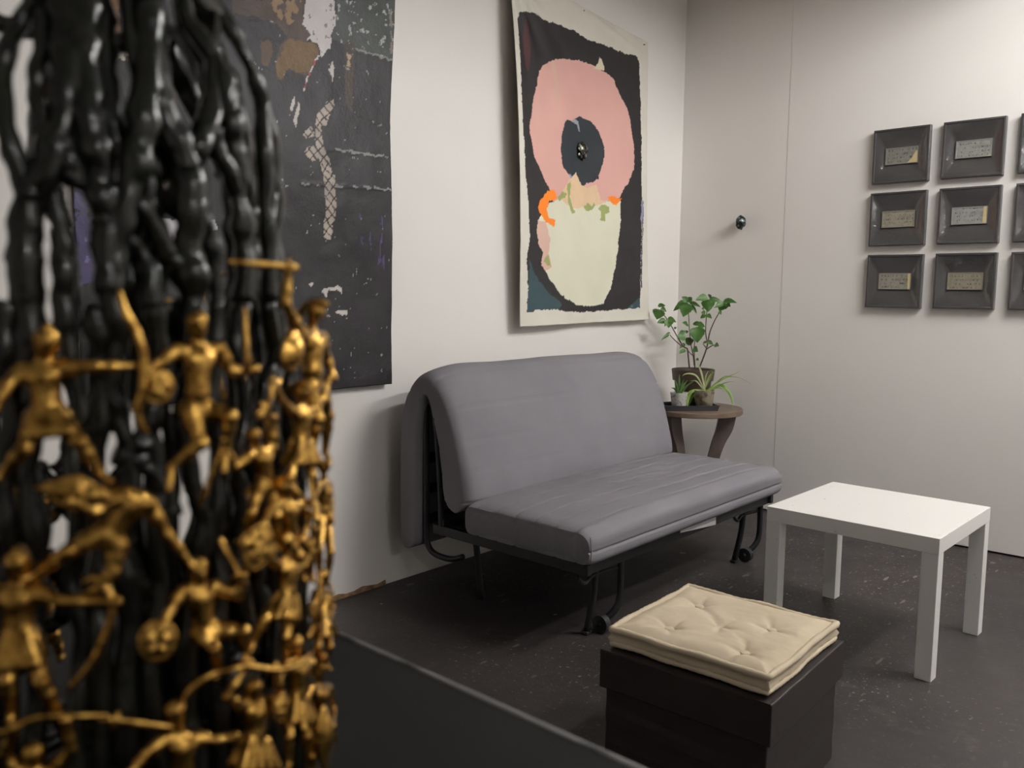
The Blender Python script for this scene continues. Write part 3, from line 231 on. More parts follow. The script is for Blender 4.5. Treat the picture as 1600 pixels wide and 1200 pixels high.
ALOE = [[[0.3119,3.8333,0.6843],[0.3152,3.83,0.7625],0.0124],[[0.3074,3.8307,0.6841],[0.2993,3.8073,0.7385],0.0124],[[0.3163,3.8357,0.6844],[0.3506,3.8197,0.7392],0.0124],[[0.3195,3.8375,0.6845],[0.3536,3.8517,0.7328],0.0107],[[0.3244,3.8403,0.6847],[0.3677,3.8841,0.7227],0.0107],[[0.3048,3.8292,0.684],[0.2889,3.7979,0.6917],0.0124],[[0.3082,3.8312,0.6841],[0.3184,3.7852,0.7194],0.0124],[[0.3146,3.8348,0.6844],[0.3505,3.8022,0.725],0.014],[[0.3267,3.8416,0.6848],[0.4088,3.837,0.7402],0.0091],[[0.3176,3.8365,0.6845],[0.3343,3.8656,0.697],0.0124],[[0.3104,3.8324,0.6842],[0.3133,3.8201,0.6987],0.014]]

# ------------------------------------------------------------------ materials of the room
def floor_mat():
    m = bpy.data.materials.new('painted_concrete'); m.use_nodes = True
    nt = m.node_tree; N = nt.nodes; L = nt.links; b = N['Principled BSDF']
    tc = N.new('ShaderNodeTexCoord')
    def noise(scale, detail=4, rough=0.5, stretch=None):
        n = N.new('ShaderNodeTexNoise'); n.inputs['Scale'].default_value = scale; n.inputs['Detail'].default_value = detail
        n.inputs['Roughness'].default_value = rough
        if stretch:
            mp = N.new('ShaderNodeMapping'); mp.inputs['Scale'].default_value = stretch[:3]; mp.inputs['Rotation'].default_value = (0, 0, stretch[3])
            L.new(tc.outputs['Object'], mp.inputs['Vector']); L.new(mp.outputs[0], n.inputs['Vector'])
        else: L.new(tc.outputs['Object'], n.inputs['Vector'])
        return n.outputs['Fac']
    def ramp(fac, a, c, ca, cc):
        r = N.new('ShaderNodeValToRGB'); r.color_ramp.elements[0].position = a; r.color_ramp.elements[1].position = c
        r.color_ramp.elements[0].color = ca; r.color_ramp.elements[1].color = cc; L.new(fac, r.inputs['Fac']); return r.outputs['Color']
    def mix(f, a, c):
        x = N.new('ShaderNodeMix'); x.data_type = 'RGBA'
        L.new(f, x.inputs['Factor']); L.new(a, x.inputs['A'])
        if isinstance(c, tuple): x.inputs['B'].default_value = c
        else: L.new(c, x.inputs['B'])
        return x.outputs['Result']
    def mul(a, c):
        x = N.new('ShaderNodeMath'); x.operation = 'MULTIPLY'; L.new(a, x.inputs[0]); L.new(c, x.inputs[1]); return x.outputs[0]
    base = ramp(noise(1.6, 6, 0.6), 0.35, 0.7, rgb(37, 33, 33), rgb(54, 48, 47))
    base = mix(ramp(noise(9, 5, 0.65), 0.58, 0.72, (0, 0, 0, 1), (0.35, 0.35, 0.35, 1)), base, rgb(98, 90, 86))
    # worn patches thick with paint crumbs
    worn = ramp(noise(1.1, 3), 0.42, 0.60, (0.10, 0.10, 0.10, 1), (1, 1, 1, 1))
    specks = ramp(noise(70, 2, 0.4), 0.66, 0.70, (0, 0, 0, 1), (1, 1, 1, 1))
    specks2 = ramp(noise(150, 2, 0.4), 0.655, 0.70, (0, 0, 0, 1), (0.8, 0.8, 0.8, 1))
    scr = ramp(noise(42, 2, 0.3, (1, 0.25, 1, 0.7)), 0.70, 0.735, (0, 0, 0, 1), (0.8, 0.8, 0.8, 1))
    base = mix(mul(specks, worn), base, rgb(136, 128, 123))
    base = mix(mul(specks2, worn), base, rgb(120, 112, 108))
    base = mix(mul(scr, worn), base, rgb(140, 132, 127))
    drips = ramp(noise(16, 2, 0.5), 0.745, 0.755, (0, 0, 0, 1), (1, 1, 1, 1))
    base = mix(drips, base, rgb(165, 158, 150))
    L.new(base, b.inputs['Base Color'])
    rr = N.new('ShaderNodeMapRange'); rr.inputs['To Min'].default_value = 0.38; rr.inputs['To Max'].default_value = 0.62
    L.new(noise(5, 5), rr.inputs['Value']); L.new(rr.outputs[0], b.inputs['Roughness'])
    bp = N.new('ShaderNodeBump'); bp.inputs['Strength'].default_value = 0.25; bp.inputs['Distance'].default_value = 0.004
    L.new(noise(28, 5), bp.inputs['Height']); L.new(bp.outputs[0], b.inputs['Normal'])
    return m
M_wall = mat('white_wall_paint', rgb(236, 232, 227), 0.55, noise=(0.9, rgb(231, 226, 220), 0.35, 0.7, 4), bump=(60, 0.06, 0.003))
M_ceil = mat('ceiling_paint', rgb(222, 220, 214), 0.8)
M_tan = mat('bare_board', rgb(150, 118, 86), 0.8, noise=(40, rgb(105, 80, 60), 0.4, 0.65))
M_dark = mat('dark_gap', rgb(30, 28, 27), 0.9)
M_black_metal = mat('black_metal', rgb(27, 27, 29), 0.45, 0.1, bump=(80, 0.05, 0.002))
M_white = mat('white_laminate', rgb(232, 230, 225), 0.35, noise=(75, rgb(150, 142, 130), 0.735, 0.78, 2), spec=0.4)

# ------------------------------------------------------------------ the room
X1, Y0, Y1, ZC = 6.2, -3.2, 4.322, 2.95
struct(box('floor', -0.2, X1 + 0.1, Y0 - 0.1, Y1 + 0.25, -0.1, 0.0, floor_mat()), 'dark painted concrete floor with paint specks')
struct(box('ceiling', -0.1, X1 + 0.1, Y0 - 0.1, Y1 + 0.2, ZC, ZC + 0.1, M_ceil))
wl = struct(box('wall_left', -0.1, 0.0, Y0, Y1 + 0.2, 0.0, ZC, M_wall), 'white wall behind the grey sofa bed')
wb = struct(box('wall_back', 0.625, X1, Y1, Y1 + 0.03, 0.008, ZC, M_wall, bev=0.0015), 'white wall hung with small black frames')
box('wall_panel', 0.0, 0.6246, Y1 + 0.0015, Y1 + 0.03, 0.008, ZC, M_wall, wb, bev=0.0005)
box('stud_wall', 0.0, X1, Y1 + 0.06, Y1 + 0.16, 0.0, ZC, M_dark, wb)
struct(box('wall_right', X1, X1 + 0.1, Y0, Y1 + 0.2, 0.0, ZC, M_wall))
struct(box('wall_front', 0.0, X1, Y0 - 0.1, Y0, 0.0, ZC, M_wall))
# bare, chipped lower edge of the left wall board
n = 40
V = []; F = []
for i in range(n + 1):
    y = 0.6 + (2.13 - 0.6) * i / n
    h = 0.012 + 0.006 * math.sin(i * 1.9) + 0.004 * random.random()
    V += [(0.0, y, 0.0), (0.007, y, 0.0), (0.006, y, h), (0.0, y, h + 0.002)]
for i in range(n):
    for k in range(3): F.append((i * 4 + k, i * 4 + k + 1, i * 4 + 5 + k, i * 4 + 4 + k))
struct(obj('trim_1', V, F, M_tan), 'thin chipped bare board edge along the left wall')
# lumpy plaster at the foot of the back wall
gx, gz = np.meshgrid(np.linspace(0, 1, 40), np.linspace(0, 1, 30), indexing='ij')
d = 0.032 * np.clip(np.sin(gx * math.pi), 0, 1) ** 1.2 * (1 - gz) ** 1.3 * (0.6 + 0.7 * fbm(gx * 3, gz * 2.5))
sheet('plaster_lump', 1.935 + gx * 0.16, Y1 - d + 0.001, 0.002 + gz * 0.11, M_wall, wb)

# ceiling batten that lights the room, plus two added fill battens (above the frame)
M_lamp = mat('lamp_housing', rgb(235, 235, 232), 0.5)
for i, (x, y, z, ln, p) in enumerate(TUBES):
    t = thing('ceiling_light', (x, y, z), ['white fluorescent ceiling batten above the white table', 'added white fill batten near the back wall at the right', 'added white fill batten over the far right of the room'][i], 'ceiling light', 'ceiling battens')
    M_tube = mat('glowing_tube', rgb(240, 240, 235), .3); bs = M_tube.node_tree.nodes['Principled BSDF']
    bs.inputs['Emission Color'].default_value = (1, 0.99, 0.98, 1); bs.inputs['Emission Strength'].default_value = p
    box('housing', -0.1, 0.1, -ln / 2 - 0.03, ln / 2 + 0.03, 0.045, 0.085, M_lamp, t, bev=0.004)
    for sx in (-1, 1):        # reflector skirts beside the tubes
        V = [(sx * .098, -ln / 2 - .03, .05), (sx * .098, ln / 2 + .03, .05), (sx * .125, ln / 2 + .03, .006), (sx * .125, -ln / 2 - .03, .006)]
        V += [(v[0] + sx * .003, v[1], v[2] + .001) for v in V]
        obj('reflector', V, [(0, 1, 2, 3), (7, 6, 5, 4), (0, 4, 5, 1), (1, 5, 6, 2), (2, 6, 7, 3), (3, 7, 4, 0)], M_lamp, t)
    for sx in (-0.045, 0.045):
        tube('lamp_tube', [(sx, -ln / 2, 0.018), (sx, ln / 2, 0.018)], 0.013, M_tube, t, n=10)
    for sy in (-0.4, 0.4):
        tube('hanger', [(0, sy, 0.08), (0, sy, ZC - z)], 0.005, M_lamp, t, n=8)

# ------------------------------------------------------------------ sofa bed
M_fabric = mat('grey_sofa_cotton', rgb(128, 125, 130), 0.85, noise=(3.0, rgb(121, 118, 123), 0.4, 0.65), bump=(900, 0.12, 0.0006), spec=0.25)
sofa = thing('sofa_bed', (0, 0, 0), 'grey fabric folding sofa bed with black metal frame against the left wall', 'sofa')
SY0, SY1 = 2.118, 3.528

def sweep(name, section, ys, m, parent):
    """closed (x,z) sections along y with flat ends"""
    V = []; F = []
    for y in ys:
        S = section(y); n = len(S)
        V += [(p[0], p[2] if len(p) > 2 else y, p[1]) for p in S]
    for i in range(len(ys) - 1):
        for k in range(n):
            F.append((i * n + k, (i + 1) * n + k, (i + 1) * n + (k + 1) % n, i * n + (k + 1) % n))
    F.append(tuple(range(n))); F.append(tuple((len(ys) - 1) * n + k for k in range(n - 1, -1, -1)))
    o = obj(name, V, F, m, parent, True)
    o.data.set_sharp_from_angle(angle=math.radians(50))
    return o
def stations(y0, y1, edge, n_edge, n_mid):
    a = edge * (1 - np.cos(np.linspace(0, math.pi / 2, n_edge)))
    return np.concatenate([y0 + a, np.linspace(y0 + edge, y1 - edge, n_mid)[1:-1], y1 - a[::-1]])

# the folded back cushion: an upside-down U hung over the back frame
CB = catmull([(.150, .185, .052, .052), (.152, .35, .055, .055), (.154, .5, .055, .055), (.158, .63, .055, .055), (.176, .735, .050, .056), (.208, .798, .034, .058), (.25, .817, .030, .062),
              (.292, .795, .034, .064), (.332, .725, .047, .070), (.366, .63, .052, .078), (.392, .52, .056, .090), (.404, .45, .058, .098), (.412, .40, .052, .092), (.418, .372, .040, .070)], 12)
def groove(d, w=0.004): return math.exp(-(d / w) ** 2)
arc = np.concatenate([[0], np.cumsum(np.hypot(np.diff(CB[:, 0]), np.diff(CB[:, 1])))])
def back_section(y):
    e = min(y - SY0, SY1 - y) / 0.20
    e = min(1.0, max(0.0, e)); k = math.sqrt(max(0.0, 1 - (1 - e) ** 2))
    Tn = np.gradient(CB[:, :2], axis=0); Tn /= np.linalg.norm(Tn, axis=1)[:, None]
    Nn = np.stack([-Tn[:, 1], Tn[:, 0]], -1)          # left of travel = outward (back, top, front)
    outer = []; inner = []
    for i, (x, z, h0, h1) in enumerate(CB):
        h = h0 + (h1 - h0) * k
        ze = z + 0.018 * k * math.exp(-((z - .82) / .12) ** 2)
        endr = 1.0 - 0.10 * (1 - min(1, e * 6)) ** 2
        endr *= 0.80 + 0.20 * min(1.0, math.sqrt(e * 10))
        g = sum(groove(arc[i] - s, 0.0045) for s in np.arange(0.06, 1.5, 0.107))
        amp = 0.0040 * float(vnoise(np.array(y * 3.1), np.array(arc[i] * 9.0))) + 0.0055 * (1 - k) ** 3
        wob = 0.006 * (vnoise(np.array(y * 6.0), np.array(arc[i] * 5.0)) - 0.5) * k
        ho = h * endr - amp * g + float(wob); hi = h * endr - amp * g * 0.8
        # rounded tails at both ends of the U
        tail = min(arc[i], arc[-1] - arc[i]) / 0.045
        if tail < 1: f = math.sqrt(max(0.02, 1 - (1 - tail) ** 2)); ho *= f; hi *= f
        outer.append((x + Nn[i, 0] * ho, ze + Nn[i, 1] * ho)); inner.append((x - Nn[i, 0] * hi, ze - Nn[i, 1] * hi))
    return outer + inner[::-1]
sweep('back_cushion', back_section, stations(SY0, SY1, 0.2, 14, 34), M_fabric, sofa)

SEAT_G = [.530, .618, .706, .794, .882, .968]
def seat_section(y):
    e = min(y - SY0, SY1 - y); k = math.sqrt(max(0.0, 1 - (1 - min(1, e / 0.05)) ** 2)); km = min(1.0, e / 0.35)
    x0, x1, z0, z1 = .466, 1.030, .303, .418 + .016 * math.sin(km * math.pi / 2)
    ins = 0.010 * (1 - k)
    pts = []
    def arcp(cx, cz, r, a0, a1, n):
        for i in range(n):
            a = math.radians(a0 + (a1 - a0) * i / (n - 1)); pts.append([cx + r * math.cos(a), cz + r * math.sin(a)])
    def line(xa, za, xb, zb, n):
        for i in range(1, n): t = i / n; pts.append([xa + (xb - xa) * t, za + (zb - za) * t])
    x0 += ins * 0.3; x1 -= ins * 0.6; z0 += ins * 0.6; z1 -= ins
    arcp(x0 + .03, z1 - .03, .03, 180, 90, 6); line(x0 + .03, z1, x1 - .045, z1, 90)
    arcp(x1 - .045, z1 - .045, .045, 90, 0, 9); line(x1, z1 - .045, x1, z0 + .03, 14)
    arcp(x1 - .03, z0 + .03, .03, 0, -90, 6); line(x1 - .03, z0, x0 + .03, z0, 60); arcp(x0 + .03, z0 + .03, .03, 270, 180, 6)
    out = []
    for x, z in pts:
        top = z > (z0 + z1) / 2
        g = sum(groove(x - s, .0045) for s in SEAT_G)
        wear = .35 + .75 * min(1, max(0, (y - 2.5) / .6)) * (.4 + 1.1 * float(vnoise(np.array(y * 4.0), np.array(x * 11.0))))   # seams pulled flat where people sit
        if top and x < x1 - .03:
            z -= (0.0050 * wear + 0.003 * (1 - k)) * g
            crown = 1 - ((x - .75) / .30) ** 2
            w = fbm(np.array(x * 14.0), np.array(y * 5.0), 3) - 0.45
            z += 0.004 * float(w) + 0.006 * max(0, crown) * k
            # rumple where someone sat
            d2 = ((x - .70) / .13) ** 2 + ((y - 2.95) / .22) ** 2
            z -= 0.010 * math.exp(-d2); z += 0.012 * math.exp(-d2 * .6) * float(vnoise(np.array(x * 26.0 + y * 9), np.array(y * 15.0 - x * 10)) - 0.5)
        if not top and x < x1 - .03: z += 0.003 * g
        if x > x1 - .012: x -= 0.006 * groove(z - .352, .004); x += 0.005 * math.exp(-((z - .395) / .03) ** 2) * k
        # end faces bulge outwards between seams
        yy = y
        if e < 1e-6: yy = y + (0.006 * g - 0.003) * (1 if y < 2.5 else -1)
        out.append((x, z, yy))
    return out
sweep('seat_cushion', seat_section, stations(SY0, SY1, 0.05, 7, 70), M_fabric, sofa)
# quilted end panels: pillows between the seams
for ye, sg in ((SY0, -1), (SY1, 1)):
    gu, gw = np.meshgrid(np.linspace(0, 1, 120), np.linspace(0, 1, 14), indexing='ij')
    px_ = .474 + gu * (1.006 - .474); zt = .394 + .010 * gu - .016 * np.clip((gu - .9) / .1, 0, 1) ** 2
    ph_ = np.abs(np.sin(math.pi * (px_ - SEAT_G[0]) / .088)) ** .45
    pr_ = np.clip(np.sin(math.pi * gw), 0, 1) ** .5 * np.clip(np.minimum(gu, 1 - gu) * 14, 0, 1) ** .5
    sheet('end_panel', px_, ye + sg * (-.0045 + .0105 * pr_ * (.35 + .65 * ph_)), .309 + gw * (zt - .309), M_fabric, sofa)
# stitched corner seam of the seat cover
tube('corner_seam', [(1.026, SY0 - .001, .405), (1.0305, SY0 - .0015, .37), (1.030, SY0 - .001, .325)], .0022, M_fabric, sofa, n=6, sub=5)

fr = lambda nm, P, r, n=10, sub=0, **k: tube(nm, P, r, M_black_metal, sofa, n=n, sub=sub, **k)
for y in (SY0 + .035, SY1 - .035):
    box('side_rail', .27, 1.0, y - .012, y + .012, .262, .298, M_black_metal, sofa, bev=.003)
    # back frame: bars inside the fold, bent under the seat
    fr('back_bar', [(.222, y, .775), (.222, y, .5), (.222, y, .27), (.232, y, .205), (.275, y, .178), (.36, y, .178), (.42, y, .20)], .0115, sub=6)
    fr('back_bar', [(.262, y, .775), (.285, y, .6), (.300, y, .42), (.305, y, .27)], .0115, sub=5)
for x, z in ((.222, .775), (.262, .775)): fr('cross_bar', [(x, SY0 + .035, z), (x, SY1 - .035, z)], .011)
for z in (.30, .42, .54, .66): box('back_slat', .316 - .03 * (z - .3) / .36, .322 - .03 * (z - .3) / .36, SY0 + .03, SY1 - .03, z - .02, z + .02, M_black_metal, sofa)
for z in (.30, .42, .54, .66): box('back_slat', .208, .213, SY0 + .03, SY1 - .03, z - .02, z + .02, M_black_metal, sofa)
box('front_rail', .955, .985, SY0 + .03, SY1 - .03, .258, .298, M_black_metal, sofa, bev=.003)
box('rear_rail', .30, .325, SY0 + .03, SY1 - .03, .255, .29, M_black_metal, sofa, bev=.003)
for i in range(9):
    y = SY0 + .12 + i * (SY1 - SY0 - .24) / 8
    box('seat_slat', .32, .96, y - .03, y + .03, .286, .296, M_black_metal, sofa)
M_rubber = mat('black_rubber', rgb(30, 30, 31), 0.6)
for yl in (SY0 + .19, SY1 - .14):
    fr('front_leg', [(.935, yl - .035, .275), (.925, yl - .03, .15), (.895, yl - .025, .008)], .0125, sub=5)
    fr('front_leg', [(.955, yl + .085, .275), (.955, yl + .085, .12), (.945, yl + .065, .07), (.915, yl + .03, .03)], .0125, sub=5)
    fr('leg_brace', [(.945, yl - .15, .245), (.945, yl - .11, .215), (.935, yl - .04, .225), (.95, yl + .085, .225)], .007, sub=4, n=8)
    w = tube('wheel', [(.925, yl + .008, .032), (.925, yl + .034, .032)], .031, M_rubber, sofa, n=20)
    w.data.set_sharp_from_angle(angle=math.radians(40))
    h = tube('wheel_hub', [(.925, yl + .005, .032), (.925, yl + .037, .032)], .009, M_black_metal, w, n=12)
    box('leg_foot', .882, .908, yl - .04, yl - .01, 0.0, .014, M_rubber, sofa, bev=.003)
for yl in (SY0 + .16, SY1 - .16):
    fr('rear_leg', [(.36, yl, .265), (.375, yl, .15), (.395, yl, .0)], .0125, sub=4)
M_label = mat('pale_label', rgb(205, 203, 205), 0.7)
V = [(.992, 2.73, .2995), (.992, 3.00, .2995), (.992, 3.00, .262), (.992, 2.73, .285), (.989, 2.73, .2995), (.989, 3.00, .2995), (.989, 3.00, .262), (.989, 2.73, .285)]
lb = obj('label_flap', V, [(0, 1, 2, 3), (7, 6, 5, 4), (0, 4, 5, 1), (1, 5, 6, 2), (2, 6, 7, 3), (3, 7, 4, 0)], M_label, sofa); lb['label'] = 'pale grey care label strip under the seat'

# ------------------------------------------------------------------ white table
tb = thing('coffee_table', (1.8878, 2.7018, 0), 'low square white table with four thick legs', 'table', rz=-0.0267)
A, B, H = .555, .548, .45
box('tabletop', -A, 0, 0, B, H - .05, H, M_white, tb, bev=.0015)
for (x0, y0) in ((-A, 0), (-.05, 0), (-A, B - .05), (-.05, B - .05)):
    box('leg', x0 + .0005, x0 + .0495, y0 + .0005, y0 + .0495, 0, H - .0505, M_white, tb, bev=.0015)
M_crumb = mat('dark_crumb', rgb(90, 80, 70), .9)

# ------------------------------------------------------------------ dark storage box with its cushion
M_brown = mat('dark_brown_leatherette', rgb(39, 31, 30), 0.5, noise=(25, rgb(34, 27, 26), .4, .6), bump=(260, .1, .001))
ot = thing('storage_stool', (1.857, 1.637, 0), 'dark brown box stool with an overhanging lid under the beige cushion', 'stool', rz=.033)
a, b, H, h = .4346, .446, .3118, .0955
bm = bmesh.new(); bm_box(bm, -a + .012, -.012, .012, b - .012, 0, H - .02, .004)
bmesh.ops.subdivide_edges(bm, edges=[e for e in bm.edges if abs(e.verts[0].co.z - e.verts[1].co.z) > .1], cuts=14)
for v in bm.verts:
    if .02 < v.co.z < H - .04: v.co.x += .0007 * math.sin(v.co.z * 70 + v.co.y * 30); v.co.y += .0007 * math.sin(v.co.z * 90 + v.co.x * 20)
from_bm('body', bm, M_brown, ot)
lid = box('lid', -a, 0, 0, b, H - h, H, M_brown, ot, bev=.003)
for (xx, yy, sx, sy) in ((-a / 2, .0015, a - .006, .002), (-a / 2, b - .0015, a - .006, .002)):
    box('lid_seam', xx - sx / 2, xx + sx / 2, yy - sy, yy + sy, H - .001, H + .0010, M_brown, lid)

M_beige = mat('beige_cotton', rgb(206, 191, 166), 0.85, noise=(9, rgb(198, 182, 156), .4, .65), bump=(700, .15, .0008), spec=.2)
cu = thing('seat_cushion', (1.631, 1.853, .3145), 'beige tufted square cushion with rolled edges on the brown box stool', 'cushion', rz=.03)
W, D_, T = .205, .200, .046
BUT = [(-.09, -.11), (-.105, .073), (.102, .048), (.11, -.12)]
un = 90
gu, gv = np.meshgrid(np.linspace(-1, 1, un), np.linspace(-1, 1, un), indexing='ij')
def outline(u, v):                     # slightly bowed sides
    x = u * (W + .0025 * np.cos(v * 5 + 1) - .003 * (1 - v * v)); y = v * (D_ + .0025 * np.cos(u * 6) - .002 * (1 - u * u))
    return x, y
gx, gy = outline(gu, gv)
edge = np.clip(np.minimum(1 - np.abs(gu), 1 - np.abs(gv)) / .22, 0, 1)
gz = T - .004 + .016 * np.sin(edge * math.pi / 2)
for (bx, by) in BUT + [(0, -.025)]:
    r = np.hypot(gx - bx, gy - by); an = np.arctan2(gy - by, gx - bx)
    dep = .017 if (bx, by) != (0, -.025) else .010
    gz -= dep * np.exp(-(r / .022) ** 1.3) + .006 * np.exp(-(r / .06) ** 2) * (np.abs(np.cos(an * 2.5 + bx * 40)) ** 6)
gz += .006 * (fbm(gx * 26 + 3, gy * 26) - .45)
crease = np.exp(-((gx * .6 + gy * .8 + .01) / .008) ** 2) * np.exp(-((gx * .8 - gy * .6) / .12) ** 2)
gz -= .003 * crease
top = np.stack([gx, gy, gz], -1)
ring = np.concatenate([np.arange(un) * un, (un - 1) * un + np.arange(1, un), np.arange(un - 2, -1, -1) * un + un - 1, np.arange(un - 2, 0, -1)])
V = top.reshape(-1, 3).tolist(); idx = np.arange(un * un).reshape(un, un)
F = np.stack([idx[:-1, :-1], idx[1:, :-1], idx[1:, 1:], idx[:-1, 1:]], -1).reshape(-1, 4).tolist()
prev = ring.tolist()
for k, (zz, inf) in enumerate(((T - .012, -.006), (T * .5, .0035), (.010, -.004), (.0, -.012))):
    cur = []
    for q, vi in enumerate(ring):
        p = np.array(V[vi]); d = p[:2] / np.hypot(*p[:2])
        cur.append(len(V)); V.append([p[0] + d[0] * inf, p[1] + d[1] * inf, zz + (.0012 * math.sin(q * .7) if 0 < k < 3 else 0)])
    for q in range(len(ring)):
        q2 = (q + 1) % len(ring); F.append([prev[q2], prev[q], cur[q], cur[q2]])
    prev = cur
F.append(prev[::-1])
obj('cover', V, F, M_beige, cu, True)
for zz, rr, inn in ((T - .002, .0075, 0.0), (.008, .0065, -.004)):
    P = []
    t = np.linspace(-1, 1, 40)[:-1]
    for (u, v) in [(a_, -1) for a_ in t] + [(1, a_) for a_ in t] + [(-a_, 1) for a_ in t] + [(-1, -a_) for a_ in t]:
        x, y = outline(np.array(u), np.array(v)); dd = math.hypot(x, y); corner = (abs(u) * abs(v)) ** 8
        P.append((float(x) * (1 + inn / dd) * (1 - .010 * corner), float(y) * (1 + inn / dd) * (1 - .010 * corner), zz + .0015 * math.sin(len(P) * .35)))
    P.append(P[0]); P = np.array(P)
    R = np.array([rr * (1 + .13 * (i % 2) + .10 * math.sin(i * .6)) for i in range(len(P))])
    tube('rolled_edge', P, R, M_beige, cu, n=9)
for (bx, by) in BUT:
    z = T - .002
    lathe('button', [(.001, -.004), (.011, -.003), (.013, .001), (.010, .005), (.001, .0062)], M_beige, cu, n=18, loc=(bx, by, z))

# ------------------------------------------------------------------ canvases on the left wall
def canvas_mat(name, rough, bump_s, bump_d, spec=.35):
    m = bpy.data.materials.new(name); m.use_nodes = True
    nt = m.node_tree; b = nt.nodes['Principled BSDF']
    at = nt.nodes.new('ShaderNodeVertexColor'); at.layer_name = 'paint'
    nt.links.new(at.outputs['Color'], b.inputs['Base Color'])
    b.inputs['Roughness'].default_value = rough; b.inputs['Specular IOR Level'].default_value = spec
    tc = nt.nodes.new('ShaderNodeTexCoord'); n = nt.nodes.new('ShaderNodeTexNoise'); n.inputs['Scale'].default_value = bump_s; n.inputs['Detail'].default_value = 5
    nt.links.new(tc.outputs['Object'], n.inputs['Vector'])
    bp = nt.nodes.new('ShaderNodeBump'); bp.inputs['Strength'].default_value = .4; bp.inputs['Distance'].default_value = bump_d
    nt.links.new(n.outputs['Fac'], bp.inputs['Height']); nt.links.new(bp.outputs[0], b.inputs['Normal'])
    return m
def col3(r, g, b): return np.array([lin(r), lin(g), lin(b)])
def paint(Cc, mask, c, var=None):
    if var is not None: Cc[mask] = (c[None] * var[mask][:, None])
    else: Cc[mask] = c

def flower_surf(s,t):
    # loose canvas pinned along its top edge: s across, t up (0 bottom .. 1 top)
    y=(2.862-.088*t)*(1-s)+(3.957-.038*t)*s
    z=(1.02)*(1-t)*(1-s)+1.035*(1-t)*s+t*(2.56*(1-s)+2.49*s)
    m=np
    x=.012+.075*(1-s)**3*(.25+.75*m.sin(m.pi*m.clip(t*.9+.02,0,1)))+.028*(1-t)**4+.012*(1-t)*m.sin(5*s+.6)**2
    return np.array([x,y,z]) if np.ndim(s)==0 else (x,y,z)
def dark_surf(s,t):
    y=.99*(1-s)+(2.145+.036*t)*s+.006*np.sin(9*t)*s; z=.812*(1-t)+2.56*t
    x=.010+.010*np.sin(7*t+2*s)**2+.012*(1-t)**3
    return np.array([x,y,z]) if np.ndim(s)==0 else (x,y,z)


# --- tall painting: a pink flower head with a dark eye in a pale pot
ns, nt_ = 250, 420
s, t = np.meshgrid(np.linspace(0, 1, ns), np.linspace(0, 1, nt_), indexing='ij')
x, y, z = flower_surf(s, t)
an = np.arctan2(1.03 - t, s * .75 + 1e-6); rr = np.hypot(s * .75, 1.03 - t)
x = x + .011 * np.sin(an * 17) * np.exp(-(rr / .30) ** 2) * np.clip(rr * 8, 0, 1)
x = x + .0035 * (fbm(s * 9, t * 12) - .45) + .006 * np.exp(-((t - .985 + .1 * (s - .6)) / .012) ** 2) * np.exp(-((s - .65) / .22) ** 2)
z = z + .004 * (fbm(s * 22, t * 0 + 3.1) - .45) * np.exp(-t * 40)
Cc = np.zeros((ns, nt_, 3)); Cc[:] = col3(221, 216, 203)
Cc *= (.94 + .12 * fbm(s * 14, t * 20))[..., None]
ws = s + .016 * (fbm(s * 26, t * 40) - .47) + .010 * (fbm(s * 80, t * 110) - .47); wt = t + .012 * (fbm(s * 28 + 9, t * 42) - .47) + .007 * (fbm(s * 84 + 5, t * 114) - .47)
br = .88 + .26 * fbm(s * 9 + t * 3, t * 40)
P = FLOWER
paint(Cc, inside(P['black'], ws, wt), col3(43, 40, 41), br)
redw = inside(P['black'], ws, wt) & (np.hypot((s - .09) / .02, (t - .80) / .07) < 1); paint(Cc, redw, col3(78, 46, 48), br)
for k in ('teal', 'teal2'): paint(Cc, inside(P[k], ws, wt), col3(58, 78, 84), br)
paint(Cc, inside(P['pink'], ws, wt), col3(221, 170, 160), .93 + .14 * fbm(s * 7, t * 9))
seam = segdist([(.235, .86), (.26, .80), (.29, .74), (.30, .66)], ws, wt) < .012; paint(Cc, seam & inside(P['pink'], ws, wt), col3(216, 178, 160))
paint(Cc, inside(P['spike'], ws, wt), col3(214, 205, 178))
paint(Cc, inside(P['disc'], ws, wt), col3(45, 51, 56), .92 + .16 * fbm(s * 20, t * 20))
paint(Cc, inside(P['drip'], ws, wt), col3(150, 150, 160)); paint(Cc, inside(P['wisp'], ws, wt), col3(140, 158, 170))
paint(Cc, inside(P['pot'], ws, wt), col3(222, 219, 196), .95 + .1 * fbm(s * 9, t * 11))
paint(Cc, inside(P['potpink'], ws, wt), col3(218, 180, 164)); paint(Cc, inside(P['peach'], ws, wt), col3(226, 194, 158), .92 + .16 * fbm(s * 30, t * 30))
for k in ('orange', 'orange2'): paint(Cc, inside(P[k], ws, wt), col3(255, 138, 40), .92 + .16 * fbm(s * 30, t * 30))
for k in ('green1', 'green2', 'green3', 'green4', 'green5'): paint(Cc, inside(P[k], ws, wt), col3(160, 168, 104), .9 + .2 * fbm(s * 30, t * 30))
paint(Cc, inside(P['side'], ws, wt), col3(60, 56, 74)); paint(Cc, inside(P['lav'], ws, wt), col3(150, 150, 180))
pt = thing('hanging_painting', (0, 0, 0), 'loose canvas painting of a pink flower with a dark eye in a pale pot', 'painting')
sheet('canvas', x, y, z, canvas_mat('painted_canvas', .62, 420, .0012), pt, colors=Cc, thick=.0025)
e = flower_surf(EYE[0], EYE[1])
M_bead = mat('silvery_black_lump', rgb(42, 42, 40), .28, .75, noise=(60, rgb(150, 148, 132), .50, .62), bump=(70, .8, .006))
